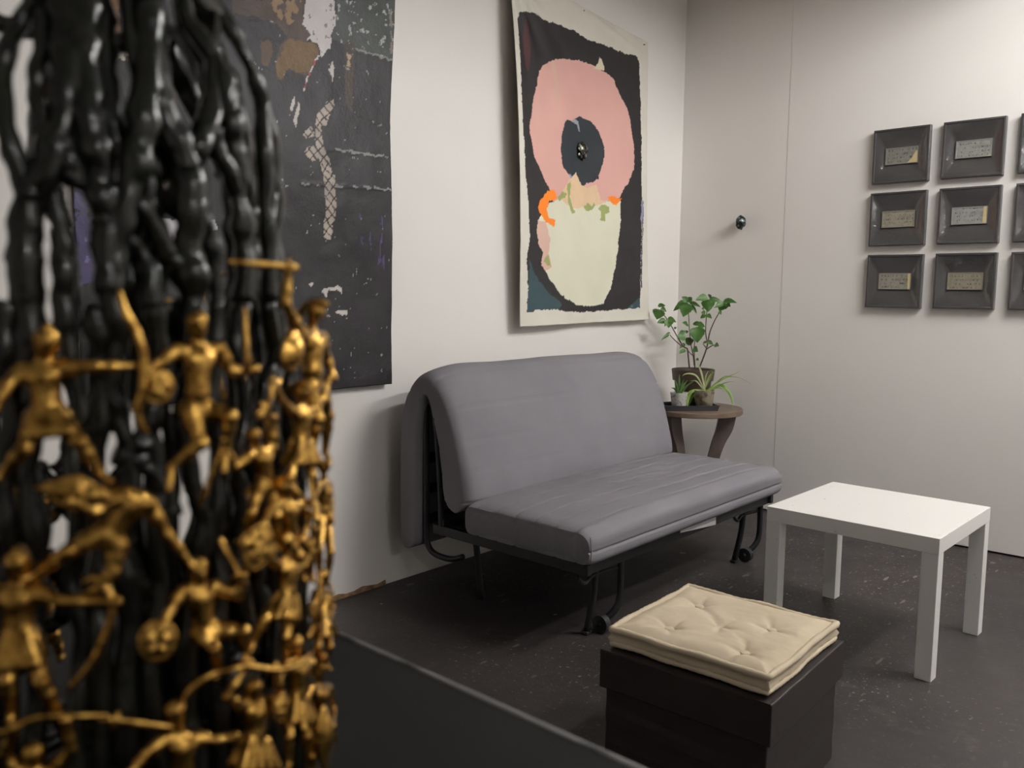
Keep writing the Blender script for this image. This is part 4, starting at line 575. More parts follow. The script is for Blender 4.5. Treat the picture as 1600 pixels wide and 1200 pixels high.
def lump(name, loc, sx, sy, sz, m, parent=None, seed=0, cuts=4):
    bm = bmesh.new(); bmesh.ops.create_icosphere(bm, subdivisions=cuts, radius=1.0)
    for v in bm.verts:
        q = v.co * 2.3 + Vector((seed * 3.1, seed, 0)); f = 1 + .22 * (float(vnoise(np.array(q.x + q.z * 1.7), np.array(q.y * 1.3 + q.z))) - .5) * 2
        v.co *= f; v.co = Vector((v.co.x * sx, v.co.y * sy, v.co.z * sz))
    return from_bm(name, bm, m, parent, True, loc)
lump('eye_bead', (e[0] + .010, e[1], e[2]), .016, .036, .042, M_bead, pt, 1)
M_pin = mat('steel_pin', rgb(150, 150, 150), .3, 1.0)
for (ss, tt) in ((.03, .985), (.965, .985), (.5, .99)):
    q = flower_surf(ss, tt); tube('pin', [(0.0, q[1], q[2]), (q[0] + .010, q[1], q[2])], .0035, M_pin, pt, n=8)

# --- wide dark collage sheet, partly behind the sculpture
ns, nt_ = 300, 440
s, t = np.meshgrid(np.linspace(0, 1, ns), np.linspace(0, 1, nt_), indexing='ij')
x, y, z = dark_surf(s, t)
x = x + .006 * (fbm(s * 12, t * 16) - .45)
z = z + .006 * np.exp(-t * 60) * (fbm(s * 9, t * 0 + 1.3) - .45)
ws = s + .012 * (fbm(s * 60, t * 80) - .47); wt = t + .010 * (fbm(s * 64 + 9, t * 84) - .47)
n1 = fbm(s * 24, t * 34); n2 = fbm(s * 70 + 3, t * 95 + 1); n3 = fbm(s * 9 + 5, t * 12)
Cc = np.zeros((ns, nt_, 3)); Cc[:] = col3(42, 38, 42); Cc *= (.4 + .6 * n3 + .3 * n1)[..., None]
P = DARK
paint(Cc, inside(P['green'], ws, wt), col3(70, 76, 72), .6 + .6 * n1)
g_ = inside(P['green'], ws, wt) & (n2 > .66); paint(Cc, g_, col3(170, 174, 170))
paint(Cc, inside(P['brown'], ws, wt), col3(76, 60, 52), .6 + .8 * n1)
paint(Cc, inside(P['brown2'], ws, wt), col3(84, 62, 46), .7 + .6 * n1)
paint(Cc, inside(P['tan'], ws, wt) & (n2 > .42), col3(140, 112, 80), .7 + .6 * n2)
paint(Cc, inside(P['ochre'], ws, wt) & (n1 < .56), col3(112, 84, 44), .7 + .55 * n2)
paint(Cc, inside(P['white'], ws, wt), col3(205, 198, 196), .9 + .2 * n1)
paint(Cc, inside(P['white'], ws, wt) & (n2 > .69), col3(120, 114, 110))
paint(Cc, inside(P['red'], ws, wt), col3(206, 196, 192)); paint(Cc, inside(P['red'], ws, wt) & (np.sin(t * 260) > .3), col3(160, 74, 78))
for k in ('sl1', 'sl2', 'sl3', 'wm1', 'wm2', 'wm3', 'wdash'): paint(Cc, inside(P[k], ws, wt), col3(196, 188, 182), .9 + .2 * n1)
for k in ('lat0', 'lat1', 'lat2', 'lat3'):
    m_ = inside(P[k], ws, wt); paint(Cc, m_, col3(180, 166, 154), .6 + .6 * n1)
    lw = .020 * (fbm(s * 18, t * 24) - .47)
    cr = (np.abs(np.sin((t * 1.75 + s * 1.05 + lw * 2) * 88)) < .30) | (np.abs(np.sin((t * 1.75 - s * 1.25 - lw * 2) * 70)) < .24)
    paint(Cc, m_ & cr, col3(42, 36, 36))
paint(Cc, inside(P['post'], ws, wt), col3(66, 54, 46), .6 + .8 * n1); paint(Cc, inside(P['postw'], ws, wt), col3(176, 150, 122)); paint(Cc, inside(P['strip'], ws, wt) & (n2 > .4), col3(128, 118, 108))
paint(Cc, inside(P['eye'], ws, wt), col3(196, 192, 196), .9 + .2 * n1)
paint(Cc, inside(P['arcw'], ws, wt) & (n2 > .4), col3(184, 170, 156)); paint(Cc, inside(P['arcw2'], ws, wt), col3(170, 166, 160))
paint(Cc, inside(P['lband'], ws, wt), col3(120, 86, 56), .6 + .7 * n2); paint(Cc, inside(P['lwhite'], ws, wt) & (n2 > .38), col3(186, 178, 170))
paint(Cc, inside(P['purple1'], ws, wt) & (n1 > .40), col3(70, 63, 98), .7 + .6 * n1)
paint(Cc, inside(P['purple1'], ws, wt) & (fbm(s * 40, t * 60) > .62), col3(112, 102, 150))
paint(Cc, inside(P['purple2'], ws, wt) & (fbm(s * 90, t * 22 + 4) > .68), col3(76, 66, 108))
paint(Cc, (n2 > .765) & (s > .5) & (t < .75), col3(150, 146, 148))
for L in LATL:
    d = segdist(L, ws, wt); x = x + np.where(d < .004, .0008, 0); paint(Cc, (d < .0022) & (n1 > .44), col3(130, 130, 128)); 
dk = sheet('dark_collage', x, y, z, canvas_mat('collaged_paper', .45, 120, .003, .3), None, colors=Cc, thick=.002)
tag(dk, 'big dark charcoal collage sheet with white and brown patches behind the gold sculpture', 'painting')

# ------------------------------------------------------------------ framed plaques on the back wall
M_frame = mat('black_frame_lacquer', rgb(66, 64, 64), .33, bump=(30, .05, .002))
M_inner = mat('dark_glossy_panel', rgb(66, 64, 64), .10, bump=(16, .55, .010), spec=.7, coat=.5)
def plate_mat(i, base):
    m = mat('engraved_plate', base, .38, .35, noise=(55, tuple(c * .7 for c in base[:3]) + (1,), .45, .7, 3))
    nt = m.node_tree; N = nt.nodes; L = nt.links; b = N['Principled BSDF']
    tc = N.new('ShaderNodeTexCoord')
    mp = N.new('ShaderNodeMapping'); mp.inputs['Scale'].default_value = (130, 1, 45); mp.inputs['Location'].default_value = (i * 3.7, 0, i * 1.3)
    L.new(tc.outputs['Object'], mp.inputs['Vector'])
    n = N.new('ShaderNodeTexNoise'); n.inputs['Scale'].default_value = 1.0; n.inputs['Detail'].default_value = 1
    L.new(mp.outputs[0], n.inputs['Vector'])
    w = N.new('ShaderNodeTexWave'); w.bands_direction = 'Z'; w.inputs['Scale'].default_value = 18; w.inputs['Phase Offset'].default_value = i * 1.1
    L.new(tc.outputs['Object'], w.inputs['Vector'])
    r1 = N.new('ShaderNodeMath'); r1.operation = 'GREATER_THAN'; r1.inputs[1].default_value = .57; L.new(n.outputs['Fac'], r1.inputs[0])
    r2 = N.new('ShaderNodeMath'); r2.operation = 'GREATER_THAN'; r2.inputs[1].default_value = .62; L.new(w.outputs['Fac'], r2.inputs[0])
    mu = N.new('ShaderNodeMath'); mu.operation = 'MULTIPLY'; L.new(r1.outputs[0], mu.inputs[0]); L.new(r2.outputs[0], mu.inputs[1])
    mu2 = N.new('ShaderNodeMath'); mu2.operation = 'MULTIPLY'; mu2.inputs[1].default_value = .75; L.new(mu.outputs[0], mu2.inputs[0])
    src = b.inputs['Base Color'].links[0].from_socket
    mx = N.new('ShaderNodeMix'); mx.data_type = 'RGBA'; L.new(mu2.outputs[0], mx.inputs['Factor']); L.new(src, mx.inputs['A']); mx.inputs['B'].default_value = rgb(62, 60, 56)
    L.new(mx.outputs['Result'], b.inputs['Base Color'])
    return m
M_gold_paper = mat('gilt_patch', rgb(206, 188, 138), .45, .2)
def ring_geo(levels):
    """square rings (half width, half height, y) from outside in"""
    V = []; F = []
    for (w, h, yy) in levels: V += [(-w, yy, -h), (w, yy, -h), (w, yy, h), (-w, yy, h)]
    for i in range(len(levels) - 1):
        for k in range(4): F.append((i * 4 + k, i * 4 + (k + 1) % 4, i * 4 + 4 + (k + 1) % 4, i * 4 + 4 + k))
    return V, F
cols = [(1.2015, 'by the wall corner'), (1.5115, 'middle column'), (1.8235, 'cut by the picture edge')]
rows = [(1.840, 'top row'), (1.5425, 'middle row'), (1.2455, 'bottom row')]
tint = [rgb(150, 148, 140), rgb(164, 164, 158), rgb(150, 148, 142), rgb(164, 159, 142), rgb(166, 166, 162), rgb(170, 168, 160), rgb(160, 156, 144), rgb(158, 151, 132), rgb(160, 160, 154)]
looks = ['with dull silver plaque and gilt corner', 'with a pale silver plaque', 'with a hidden plaque', 'with a yellowed plaque', 'with printed silver plaque edged in gilt', 'with a gilt-cornered plaque', 'with worn grey plaque edged in yellow', 'with a tan printed plaque', 'with a grey plaque']
for r, (zc, rn) in enumerate(rows):
    for c, (xc, cn) in enumerate(cols):
        i = r * 3 + c
        f = thing('picture_frame', (xc, Y1, zc), 'black frame %s, %s, %s' % (looks[i], rn, cn), 'picture frame', 'black frames on the back wall')
        f.rotation_euler = (0, random.uniform(-.008, .008), 0)
        hw = .1275
        V, F = ring_geo([(hw, hw, -.001), (hw, hw, -.029), (hw - .002, hw - .002, -.031), (hw - .009, hw - .009, -.031), (hw - .011, hw - .011, -.028)])
        obj('moulding', V, F, M_frame, f)
        # glossy dished panel sloping in to the plaque, bellied like a bent sheet
        V = []; F = []; n_ = 22
        pw, ph = .073, .038
        for a_ in range(n_ + 1):
            for b_ in range(n_ + 1):
                u = (a_ / n_ - .5) * 2; v = (b_ / n_ - .5) * 2; hx = hw - .0108
                X, Z = u * hx, v * hx
                dx = max(0, (abs(X) - pw) / (hx - pw)); dz = max(0, (abs(Z) - ph) / (hx - ph)); e_ = max(dx, dz)
                yy = -.006 - .022 * e_ + .0026 * math.sin(e_ * math.pi) * (math.sin(u * 2.2 + i) + .6 * math.sin(v * 3 + i * 2))
                V.append((X, yy, Z))
        for a_ in range(n_):
            for b_ in range(n_):
                q = a_ * (n_ + 1) + b_; F.append((q, q + n_ + 1, q + n_ + 2, q + 1))
        obj('panel', V, F, M_inner, f, True)
        pl = box('plaque', -pw, pw, -.0135, -.005, -ph, ph, plate_mat(i, tint[i]), f, bev=.0012)
        V, F = ring_geo([(pw + .001, ph + .001, -.006), (pw + .001, ph + .001, -.0150), (pw - .004, ph - .004, -.0150), (pw - .005, ph - .005, -.013)])
        obj('plaque_rim', V, F, mat('bright_rim', tint[i], .3, .5), f)
        if i in (0, 4, 5, 6, 1):
            sh = {0: [(.026, -.036), (.071, -.036), (.071, .018), (.062, .012), (.046, -.018)], 4: [(.056, -.036), (.071, -.036), (.071, .036), (.058, .036)],
                  5: [(-.072, -.036), (-.03, -.036), (-.035, .004), (-.072, .004)], 6: [(.062, -.036), (.071, -.036), (.071, .036), (.060, .036)], 1: [(.058, -.037), (.071, -.037), (.071, -.030)]}[i]
            V = [(p, -.0138, q) for p, q in sh] + [(p, -.0152, q) for p, q in sh]; k = len(sh)
            F = [tuple(range(k)), tuple(range(2 * k - 1, k - 1, -1))] + [(j, (j + 1) % k, k + (j + 1) % k, k + j) for j in range(k)]
            obj('gilt_patch', V, F, M_gold_paper, pl)

# small dark knob of crumpled metal on the back wall
kb = lump('wall_knob', (.395, Y1 - .035, 1.563), .026, .030, .036, mat('crumpled_metal', rgb(52, 60, 60), .25, .8, noise=(70, rgb(150, 162, 162), .5, .6), bump=(60, 1.0, .008)), None, 5, 3)
tag(kb, 'small crumpled dark metal knob fixed to the back wall above the plants', 'knob')

# ------------------------------------------------------------------ round side table and its plants
M_wood = mat('brown_laminate', rgb(118, 100, 84), .42, noise=(8, rgb(104, 87, 72), .4, .65))
M_wood_d = mat('dark_brown_laminate', rgb(84, 70, 63), .45, noise=(10, rgb(72, 60, 54), .4, .65))
TX, TY, TZ = .33, 3.97, .58
st = thing('side_table', (TX, TY, 0), 'round brown side table with curved legs in the corner behind the sofa bed', 'side table')
lathe('table_top', [(.001, TZ - .028), (.246, TZ - .028), (.25, TZ - .025), (.25, TZ - .004), (.246, TZ), (.001, TZ)], M_wood, st, n=72)
for ang in (41.8, 172.0, 266.0):
    prof = [(.225, TZ - .0285, .135), (.205, .46, .118), (.165, .38, .095), (.135, .28, .075), (.125, .18, .068), (.135, .09, .075), (.165, 0.0, .105)]
    Q = catmull(prof, 5); V = []; F = []; ca, sa = math.cos(math.radians(ang)), math.sin(math.radians(ang))
    for (ro, zz, ri) in Q:
        for (r_, w_) in ((ri, -.011), (ro, -.011), (ro, .011), (ri, .011)): V.append((r_ * ca - w_ * sa, r_ * sa + w_ * ca, max(0, zz)))
    for i in range(len(Q) - 1):
        for k in range(4): F.append((i * 4 + k, i * 4 + (k + 1) % 4, i * 4 + 4 + (k + 1) % 4, i * 4 + 4 + k))
    F += [(3, 2, 1, 0), tuple(len(V) - 4 + k for k in range(4))]
    obj('leg', V, F, M_wood_d, st)
lathe('lower_hub', [(.001, .17), (.085, .17), (.085, .188), (.001, .188)], M_wood_d, st, n=36)

M_tray = mat('black_plastic_tray', rgb(46, 45, 50), .35)
tr = thing('plant_tray', (.350, 3.866, TZ), 'shallow black plastic tray under the small plants', 'tray', rz=math.radians(47))
hw, hd, hh = .140, .078, .028
V, F = [], []
for (w, d, zz) in ((hw - .006, hd - .006, 0), (hw, hd, hh), (hw + .004, hd + .004, hh), (hw + .004, hd + .004, hh - .004), (hw + .001, hd + .001, hh - .004), (hw - .004, hd - .004, .0)): pass
lv = [(hw - .004, hd - .004, 0.0), (hw + .001, hd + .001, hh - .003), (hw + .005, hd + .005, hh - .003), (hw + .005, hd + .005, hh), (hw - .001, hd - .001, hh), (hw - .006, hd - .006, .003)]
for (w, d, zz) in lv: V += [(-w, -d, zz), (w, -d, zz), (w, d, zz), (-w, d, zz)]
for i in range(len(lv) - 1):
    for k in range(4): F.append((i * 4 + k, i * 4 + (k + 1) % 4, i * 4 + 4 + (k + 1) % 4, i * 4 + 4 + k))
F += [(3, 2, 1, 0), tuple((len(lv) - 1) * 4 + k for k in range(4))]
obj('tray_body', V, F, M_tray, tr)

M_pot = mat('brown_plastic_pot', rgb(74, 59, 49), .5); M_soil = mat('dark_soil', rgb(52, 42, 34), .95, bump=(120, 1, .01))
M_stem = mat('reddish_stem', rgb(74, 50, 40), .6, noise=(40, rgb(90, 84, 56), .45, .65))
def leaf_mat(name, c1, c2): 
    m = mat(name, c1, .45, noise=(22, c2, .35, .7)); m.node_tree.nodes['Principled BSDF'].inputs['Subsurface Weight'].default_value = 0.0
    return m
M_leaf = leaf_mat('green_leaf', rgb(62, 100, 44), rgb(86, 126, 56)); M_blade = leaf_mat('spider_leaf', rgb(108, 146, 62), rgb(150, 176, 92)); M_blade2 = leaf_mat('pale_leaf', rgb(182, 186, 140), rgb(150, 168, 104)); M_aloe = leaf_mat('aloe_leaf', rgb(76, 116, 58), rgb(102, 138, 76))
BX, BY = .27, 4.05
pp = thing('potted_plant', (BX, BY, TZ + .0005), 'tall leafy green plant in a brown pot behind the spider plant', 'plant')
inv = Vector((-BX, -BY, -TZ - .0005))
lathe('pot', [(.001, 0), (.080, 0), (.083, .004), (.098, .128), (.100, .132), (.108, .133), (.115, .190), (.113, .193), (.108, .190), (.104, .165), (.001, .165)], M_pot, pp, n=48)
lathe('soil', [(.001, .160), (.104, .160), (.100, .170), (.001, .174)], M_soil, pp, n=30)
for P_ in STEMS:
    P_ = np.array(P_) - np.array([BX, BY, TZ + .0005])
    P_[:, 2] = np.maximum(P_[:, 2], .155)
    R_ = np.linspace(.0046, .0024, len(P_)) if P_[0][2] < .2 else np.linspace(.0034, .002, len(P_))
    if P_[-1][2] < .2: R_ = R_[::-1]
    tube('stem', P_, R_, M_stem, pp, n=7, sub=4)
VD = np.array([-.49, .872, 0])
def leaf(p0, p1, w, m, parent, seed):
    p0 = np.array(p0); p1 = np.array(p1); d = p1 - p0; L = np.linalg.norm(d); d = d / L
    side = np.cross(d, VD + np.array([0, 0, -.35])); side /= np.linalg.norm(side); nrm = np.cross(side, d)
    if nrm[2] < 0: nrm = -nrm
    V = []; F = []; nl, nw = 9, 4
    for i in range(nl + 1):
        t = i / nl; prof = (math.sin(math.pi * min(1, t ** .72)) ** .8) * (1 - .25 * t) * 1.12 if 0 < t < 1 else .02
        droop = -.10 * L * t * t + .05 * L * math.sin(t * math.pi)
        for k in range(nw + 1):
            q = (k / nw - .5) * 2
            ser = 1 + (.05 if (i % 2) else -.03) * (abs(q) > .9)
            V.append(p0 + d * L * t + side * q * w * .5 * prof * ser + nrm * (abs(q) * w * .16 * prof + .010 * math.sin(t * 9 + q * 2 + seed) * w * 2) + np.array([0, 0, droop]))
    for i in range(nl):
        for k in range(nw):
            a_ = i * (nw + 1) + k; F.append((a_, a_ + 1, a_ + nw + 2, a_ + nw + 1))
    o = obj('leaf', V, F, m, parent, True)
    return o
for i, q in enumerate(LEAVES):
    off = np.array([BX, BY, TZ + .0005])
    leaf(np.array(q[:3]) - off, np.array(q[3:6]) - off, q[6] * 1.22, M_leaf, pp, i)

SX, SYp = .405, 3.935
M_glassy = mat('cloudy_plastic_cup', rgb(150, 140, 122), .25, noise=(30, rgb(96, 84, 66), .42, .6), bump=(60, .4, .004))
sp = thing('spider_plant', (SX, SYp, TZ + .0035), 'spider plant with arching striped leaves in a cloudy cup', 'plant')
lathe('pot', [(.001, 0), (.040, 0), (.042, .003), (.053, .092), (.054, .096), (.050, .096), (.048, .086), (.001, .084)], M_glassy, sp, n=36)
for i, (w, P_) in enumerate(BLADES):
    P_ = np.array(P_) - np.array([SX, SYp, TZ + .0035]); P_[0] = [random.uniform(-.012, .012), random.uniform(-.012, .012), .082]
    P_[:, 2] = np.where(np.hypot(P_[:, 0] + SX - TX, P_[:, 1] + SYp - TY) < .262, np.maximum(P_[:, 2], .012), P_[:, 2])
    Q = catmull(P_, 5); n_ = len(Q); V = []; F = []
    for k in range(n_):
        t = k / (n_ - 1); tg = Q[min(k + 1, n_ - 1)] - Q[max(0, k - 1)]; tg /= np.linalg.norm(tg) + 1e-9
        sd = np.cross(tg, VD + np.array([0, 0, -.3])); sd /= np.linalg.norm(sd); nm = np.cross(sd, tg)
        ww = w * .8 * (.55 + .45 * math.sin(math.pi * min(1, t * 1.2))) * (1 - t ** 4 * .92)
        for q_, lift in ((-1, .3), (0, 0), (1, .3)): V.append(Q[k] + sd * q_ * ww + nm * lift * ww)
    for k in range(n_ - 1):
        for j in range(2): F.append((k * 3 + j, k * 3 + j + 1, k * 3 + j + 4, k * 3 + j + 3))
    obj('leaf', V, F, M_blade2 if i in (0, 2, 4, 5, 1) else M_blade, sp, True)
AX_, AY_ = .315, 3.835
M_whitepot = mat('white_speckled_pot', rgb(190, 188, 180), .5, noise=(60, rgb(120, 120, 112), .55, .68))
al = thing('aloe_plant', (AX_, AY_, TZ + .0035), 'small spiky green aloe in a pale pot beside the sofa bed', 'plant')
lathe('pot', [(.001, 0), (.034, 0), (.036, .003), (.045, .080), (.046, .084), (.042, .084), (.040, .074), (.001, .072)], M_whitepot, al, n=36)
for i, (p0, p1, w) in enumerate(ALOE):
    off = np.array([AX_, AY_, TZ + .0035]); p0 = np.array(p0) - off; p1 = np.array(p1) - off
    p0 = np.array([p0[0] * .4, p0[1] * .4, .073])
    mid = (p0 + p1) / 2 + np.array([0, 0, .012])
    tube('leaf', [p0, mid, p1], [w * .5, w * .42, .0006], M_aloe, al, n=7, sub=5, flat=(VD, .45))

# ------------------------------------------------------------------ plinth and sculpture in the foreground
M_plinth = mat('black_plinth_paint', rgb(15, 15, 16), .6, noise=(18, rgb(20, 20, 21), .5, .7), bump=(40, .1, .002), spec=.3)
PZ = .955
pl = thing('plinth', (2.19, .10, 0), 'black plinth carrying the gold and black sculpture', 'plinth')
box('plinth_body', -.26, .24, -.22, .2097, 0, PZ - .018, M_plinth, pl, bev=.002)
box('plinth_top', -.262, .243, -.222, .2097, PZ - .018, PZ, M_plinth, pl, bev=.0025, seg=3)

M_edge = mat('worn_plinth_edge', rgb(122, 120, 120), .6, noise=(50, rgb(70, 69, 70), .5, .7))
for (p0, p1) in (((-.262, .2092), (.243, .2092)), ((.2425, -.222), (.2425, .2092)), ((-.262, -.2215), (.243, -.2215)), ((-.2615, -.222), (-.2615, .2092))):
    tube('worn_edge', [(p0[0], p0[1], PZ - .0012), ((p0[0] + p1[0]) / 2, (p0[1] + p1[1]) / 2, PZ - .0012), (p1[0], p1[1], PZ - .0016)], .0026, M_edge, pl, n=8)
def gold_mat():
    m = mat('gilded_metal', rgb(208, 164, 84), .24, 1.0, noise=(260, rgb(126, 90, 40), .44, .66, 4), bump=(520, .45, .0006))
    return m
M_gold = gold_mat()
M_ink = mat('glossy_black_lacquer', rgb(20, 22, 19), .24, 0.0, noise=(60, rgb(34, 36, 29), .5, .7), bump=(140, .3, .0016), spec=.45, coat=.1)
sc = thing('figure_sculpture', (2.24372, .13398, PZ), 'openwork drum of glossy black branches covered with small gold warrior figures', 'sculpture')
S = .001

def surface_nets(Fv, org, h):
    ins = Fv < 0
    nx, ny, nz = Fv.shape
    acc = np.zeros((nx - 1, ny - 1, nz - 1, 3), np.float32); cnt = np.zeros((nx - 1, ny - 1, nz - 1), np.float32)
    sl = lambda d, n: slice(d, d + n - 1)
    for ax in range(3):
        o1, o2 = [a for a in range(3) if a != ax]
        for d1 in (0, 1):
            for d2 in (0, 1):
                s0 = [0, 0, 0]; s0[o1] = d1; s0[o2] = d2; s1 = list(s0); s1[ax] = 1
                A = Fv[sl(s0[0], nx), sl(s0[1], ny), sl(s0[2], nz)]; Bv = Fv[sl(s1[0], nx), sl(s1[1], ny), sl(s1[2], nz)]
                c = (A < 0) != (Bv < 0)
                t = np.where(c, A / (A - Bv + 1e-12), 0)
                for q in range(3):
                    acc[..., q] += np.where(c, (t if q == ax else s0[q]), 0)
                cnt += c
    act = cnt > 0
    idx = -np.ones(act.shape, np.int64); idx[act] = np.arange(act.sum())
    cell = np.argwhere(act)
    V = (cell + acc[act] / cnt[act][:, None]) * h + org
    Q = []
    for ax in range(3):
        o1, o2 = [(1, 2), (2, 0), (0, 1)][ax]
        a = [slice(None)] * 3; b_ = [slice(None)] * 3; a[ax] = slice(0, -1); b_[ax] = slice(1, None)
        c = ins[tuple(a)] != ins[tuple(b_)]
        P = np.argwhere(c)
        P = P[(P[:, o1] > 0) & (P[:, o2] > 0) & (P[:, o1] < Fv.shape[o1] - 1) & (P[:, o2] < Fv.shape[o2] - 1)]
        if not len(P): continue
        e1 = np.zeros(3, int); e1[o1] = 1; e2 = np.zeros(3, int); e2[o2] = 1
        g = lambda R: idx[R[:, 0], R[:, 1], R[:, 2]]
        q = np.stack([g(P - e1 - e2), g(P - e2), g(P), g(P - e1)], -1)
        fl = ins[P[:, 0], P[:, 1], P[:, 2]]
        q[~fl] = q[~fl][:, ::-1]
        Q.append(q)
    return V, np.vstack(Q)

def smin(a, b, k):
    hh = np.clip(.5 + .5 * (b - a) / k, 0, 1)
    return b + (a - b) * hh - k * hh * (1 - hh)
def figure_mesh(f):
    """one continuous body grown from joints (millimetres, sculpture axis at the origin)"""
    J = {k: np.array(v, float) for k, v in f['j'].items()}; h = f['h']; opt = f['o']
    def out(p): q = np.array([p[0], p[1], 0.0]); return q / (np.linalg.norm(q) + 1e-9)
    C_ = []; fat = 1.22; add = lambda a, b, r1, r2, k=.16: C_.append((np.array(a, float), np.array(b, float), r1 * h * fat, r2 * h * fat, k * h))
    upv = J['head'] - J['neck']; upv /= np.linalg.norm(upv) + 1e-9
    o = out(J['head']); ms = (J['shL'] + J['shR']) / 2; hp = (J['hipL'] + J['hipR']) / 2
    add(J['head'] - upv * .10 * h, J['head'] + upv * .16 * h, .34, .38)
    add(J['head'] - upv * .28 * h + o * .12 * h, J['head'] - upv * .2 * h, .20, .25, .12)                  # jaw
    add(J['head'] + o * .36 * h + upv * .02 * h, J['head'] + o * .42 * h - upv * .10 * h, .06, .10, .05)     # nose
    add(J['head'] + o * .32 * h + upv * .12 * h - np.cross(o, upv) * .16 * h, J['head'] + o * .32 * h + upv * .12 * h + np.cross(o, upv) * .16 * h, .07, .07, .05)
    if 'beard' in opt: add(J['head'] - upv * .36 * h + o * .2 * h, J['head'] - upv * .58 * h + o * .2 * h, .22, .10, .1)
    if 'crest' in opt:
        pr = None
        for a_ in np.linspace(-.7, 1.9, 7):
            c_ = J['head'] + upv * h * .70 * math.cos(a_) - o * h * .70 * math.sin(a_)
            if pr is not None: add(pr, c_, .13, .13, .06)
            pr = c_
        add(J['head'] - upv * .02 * h - np.cross(o, upv) * .36 * h, J['head'] - upv * .02 * h + np.cross(o, upv) * .36 * h, .14, .14, .08)
    add(J['neck'], J['head'] - upv * .2 * h, .20, .19)
    add(ms, J['neck'], .30, .20)
    add(J['shL'], J['shR'], .27, .27, .2)
    add(ms * .72 + J['waist'] * .28, J['waist'], .50, .36, .3)
    for s_ in ('L', 'R'):
        pc = J['sh' + s_] * .55 + ms * .45; pc = pc * .80 + J['waist'] * .20
        add(pc + out(pc) * .22 * h, pc + out(pc) * .2 * h + (J['waist'] - ms) * .12, .23, .20, .1)
    add(J['waist'], hp, .36, .40, .25); add(J['hipL'], J['hipR'], .36, .36, .2)
    add(J['waist'] - np.cross(out(J['waist']), [0, 0, 1.]) * .25 * h, J['waist'] + np.cross(out(J['waist']), [0, 0, 1.]) * .25 * h, .25, .25, .06)  # belt
    for s_ in ('L', 'R'):
        sh, el, ha = J['sh' + s_], J['el' + s_], J['ha' + s_]
        add(sh, sh * .6 + el * .4, .29, .25); add(sh * .6 + el * .4, el, .25, .18); add(el, el * .6 + ha * .4, .20, .19); add(el * .6 + ha * .4, ha, .19, .14)
        hd = (ha - el) / (np.linalg.norm(ha - el) + 1e-9)
        add(ha, ha + hd * .22 * h, .19, .21, .08)                                                               # fist
        sd = np.cross(hd, out(ha)); add(ha + sd * .12 * h, ha + hd * .2 * h + sd * .22 * h, .09, .09, .05)   # thumb
        for q in (-.12, 0.0, .12): add(ha + hd * .30 * h + out(ha) * q * h, ha + hd * .30 * h + out(ha) * q * h - sd * .16 * h, .085, .08, .04)
        hi, kn, ft, to = J['hip' + s_], J['kn' + s_], J['ft' + s_], J['to' + s_]
        add(hi, hi * .55 + kn * .45, .38, .32, .2); add(hi * .55 + kn * .45, kn, .32, .23); add(kn + out(kn) * .05 * h, kn, .24, .22)
        cf = kn * .68 + ft * .32; add(kn, cf, .22, .24); add(cf, ft, .24, .14); add(ft, to, .15, .13)
        if 'skirt' in opt: pass
    if 'skirt' in opt:
        for q in np.linspace(-.5, .5, 5):
            w0 = J['waist'] * .7 + hp * .3 + (J['hipR'] - J['hipL']) * q * .9
            for od in (.28, -.25):
                add(w0 + out(w0) * od * h, hp + (J['knL'] + J['knR'] - 2 * hp) * .24 + (J['hipR'] - J['hipL']) * q * 1.9 + out(hp) * od * 1.6 * h, .16, .19, .05)
    pts = np.vstack([c[0] for c in C_] + [c[1] for c in C_]); vox = .62
    lo = pts.min(0) - .75 * h; hi_ = pts.max(0) + .75 * h
    n = np.ceil((hi_ - lo) / vox).astype(int) + 1
    ax = [lo[i] + vox * np.arange(n[i]) for i in range(3)]
    Fv = np.full(n, 50.0, np.float32)
    for (a, b, r1, r2, k) in C_:
        m = max(r1, r2) + k + 2 * vox
        i0 = np.maximum(0, np.floor((np.minimum(a, b) - m - lo) / vox).astype(int)); i1 = np.minimum(n, np.ceil((np.maximum(a, b) + m - lo) / vox).astype(int) + 1)
        gx = ax[0][i0[0]:i1[0]][:, None, None]; gy = ax[1][i0[1]:i1[1]][None, :, None]; gz = ax[2][i0[2]:i1[2]][None, None, :]
        ab = b - a; L2 = ab @ ab + 1e-9
        t = np.clip(((gx - a[0]) * ab[0] + (gy - a[1]) * ab[1] + (gz - a[2]) * ab[2]) / L2, 0, 1)
        d = np.sqrt((gx - a[0] - t * ab[0]) ** 2 + (gy - a[1] - t * ab[1]) ** 2 + (gz - a[2] - t * ab[2]) ** 2) - (r1 + (r2 - r1) * t)
        sub = Fv[i0[0]:i1[0], i0[1]:i1[1], i0[2]:i1[2]]
        Fv[i0[0]:i1[0], i0[1]:i1[1], i0[2]:i1[2]] = smin(sub, d.astype(np.float32), k)
    V, Q = surface_nets(Fv, lo, vox)
    return V, Q
def quad_obj(name, V, Fq, m, parent):
    me = bpy.data.meshes.new(name)
    me.vertices.add(len(V)); me.vertices.foreach_set('co', (V * S).astype(np.float32).ravel())
    me.loops.add(len(Fq) * 4); me.loops.foreach_set('vertex_index', Fq.astype(np.int32).ravel())
    me.polygons.add(len(Fq)); me.polygons.foreach_set('loop_start', np.arange(0, len(Fq) * 4, 4, dtype=np.int32))
    me.update(calc_edges=True); me.validate(); me.shade_smooth(); me.materials.append(m)
    o = bpy.data.objects.new(name, me); COL.objects.link(o); o.parent = parent
    return o

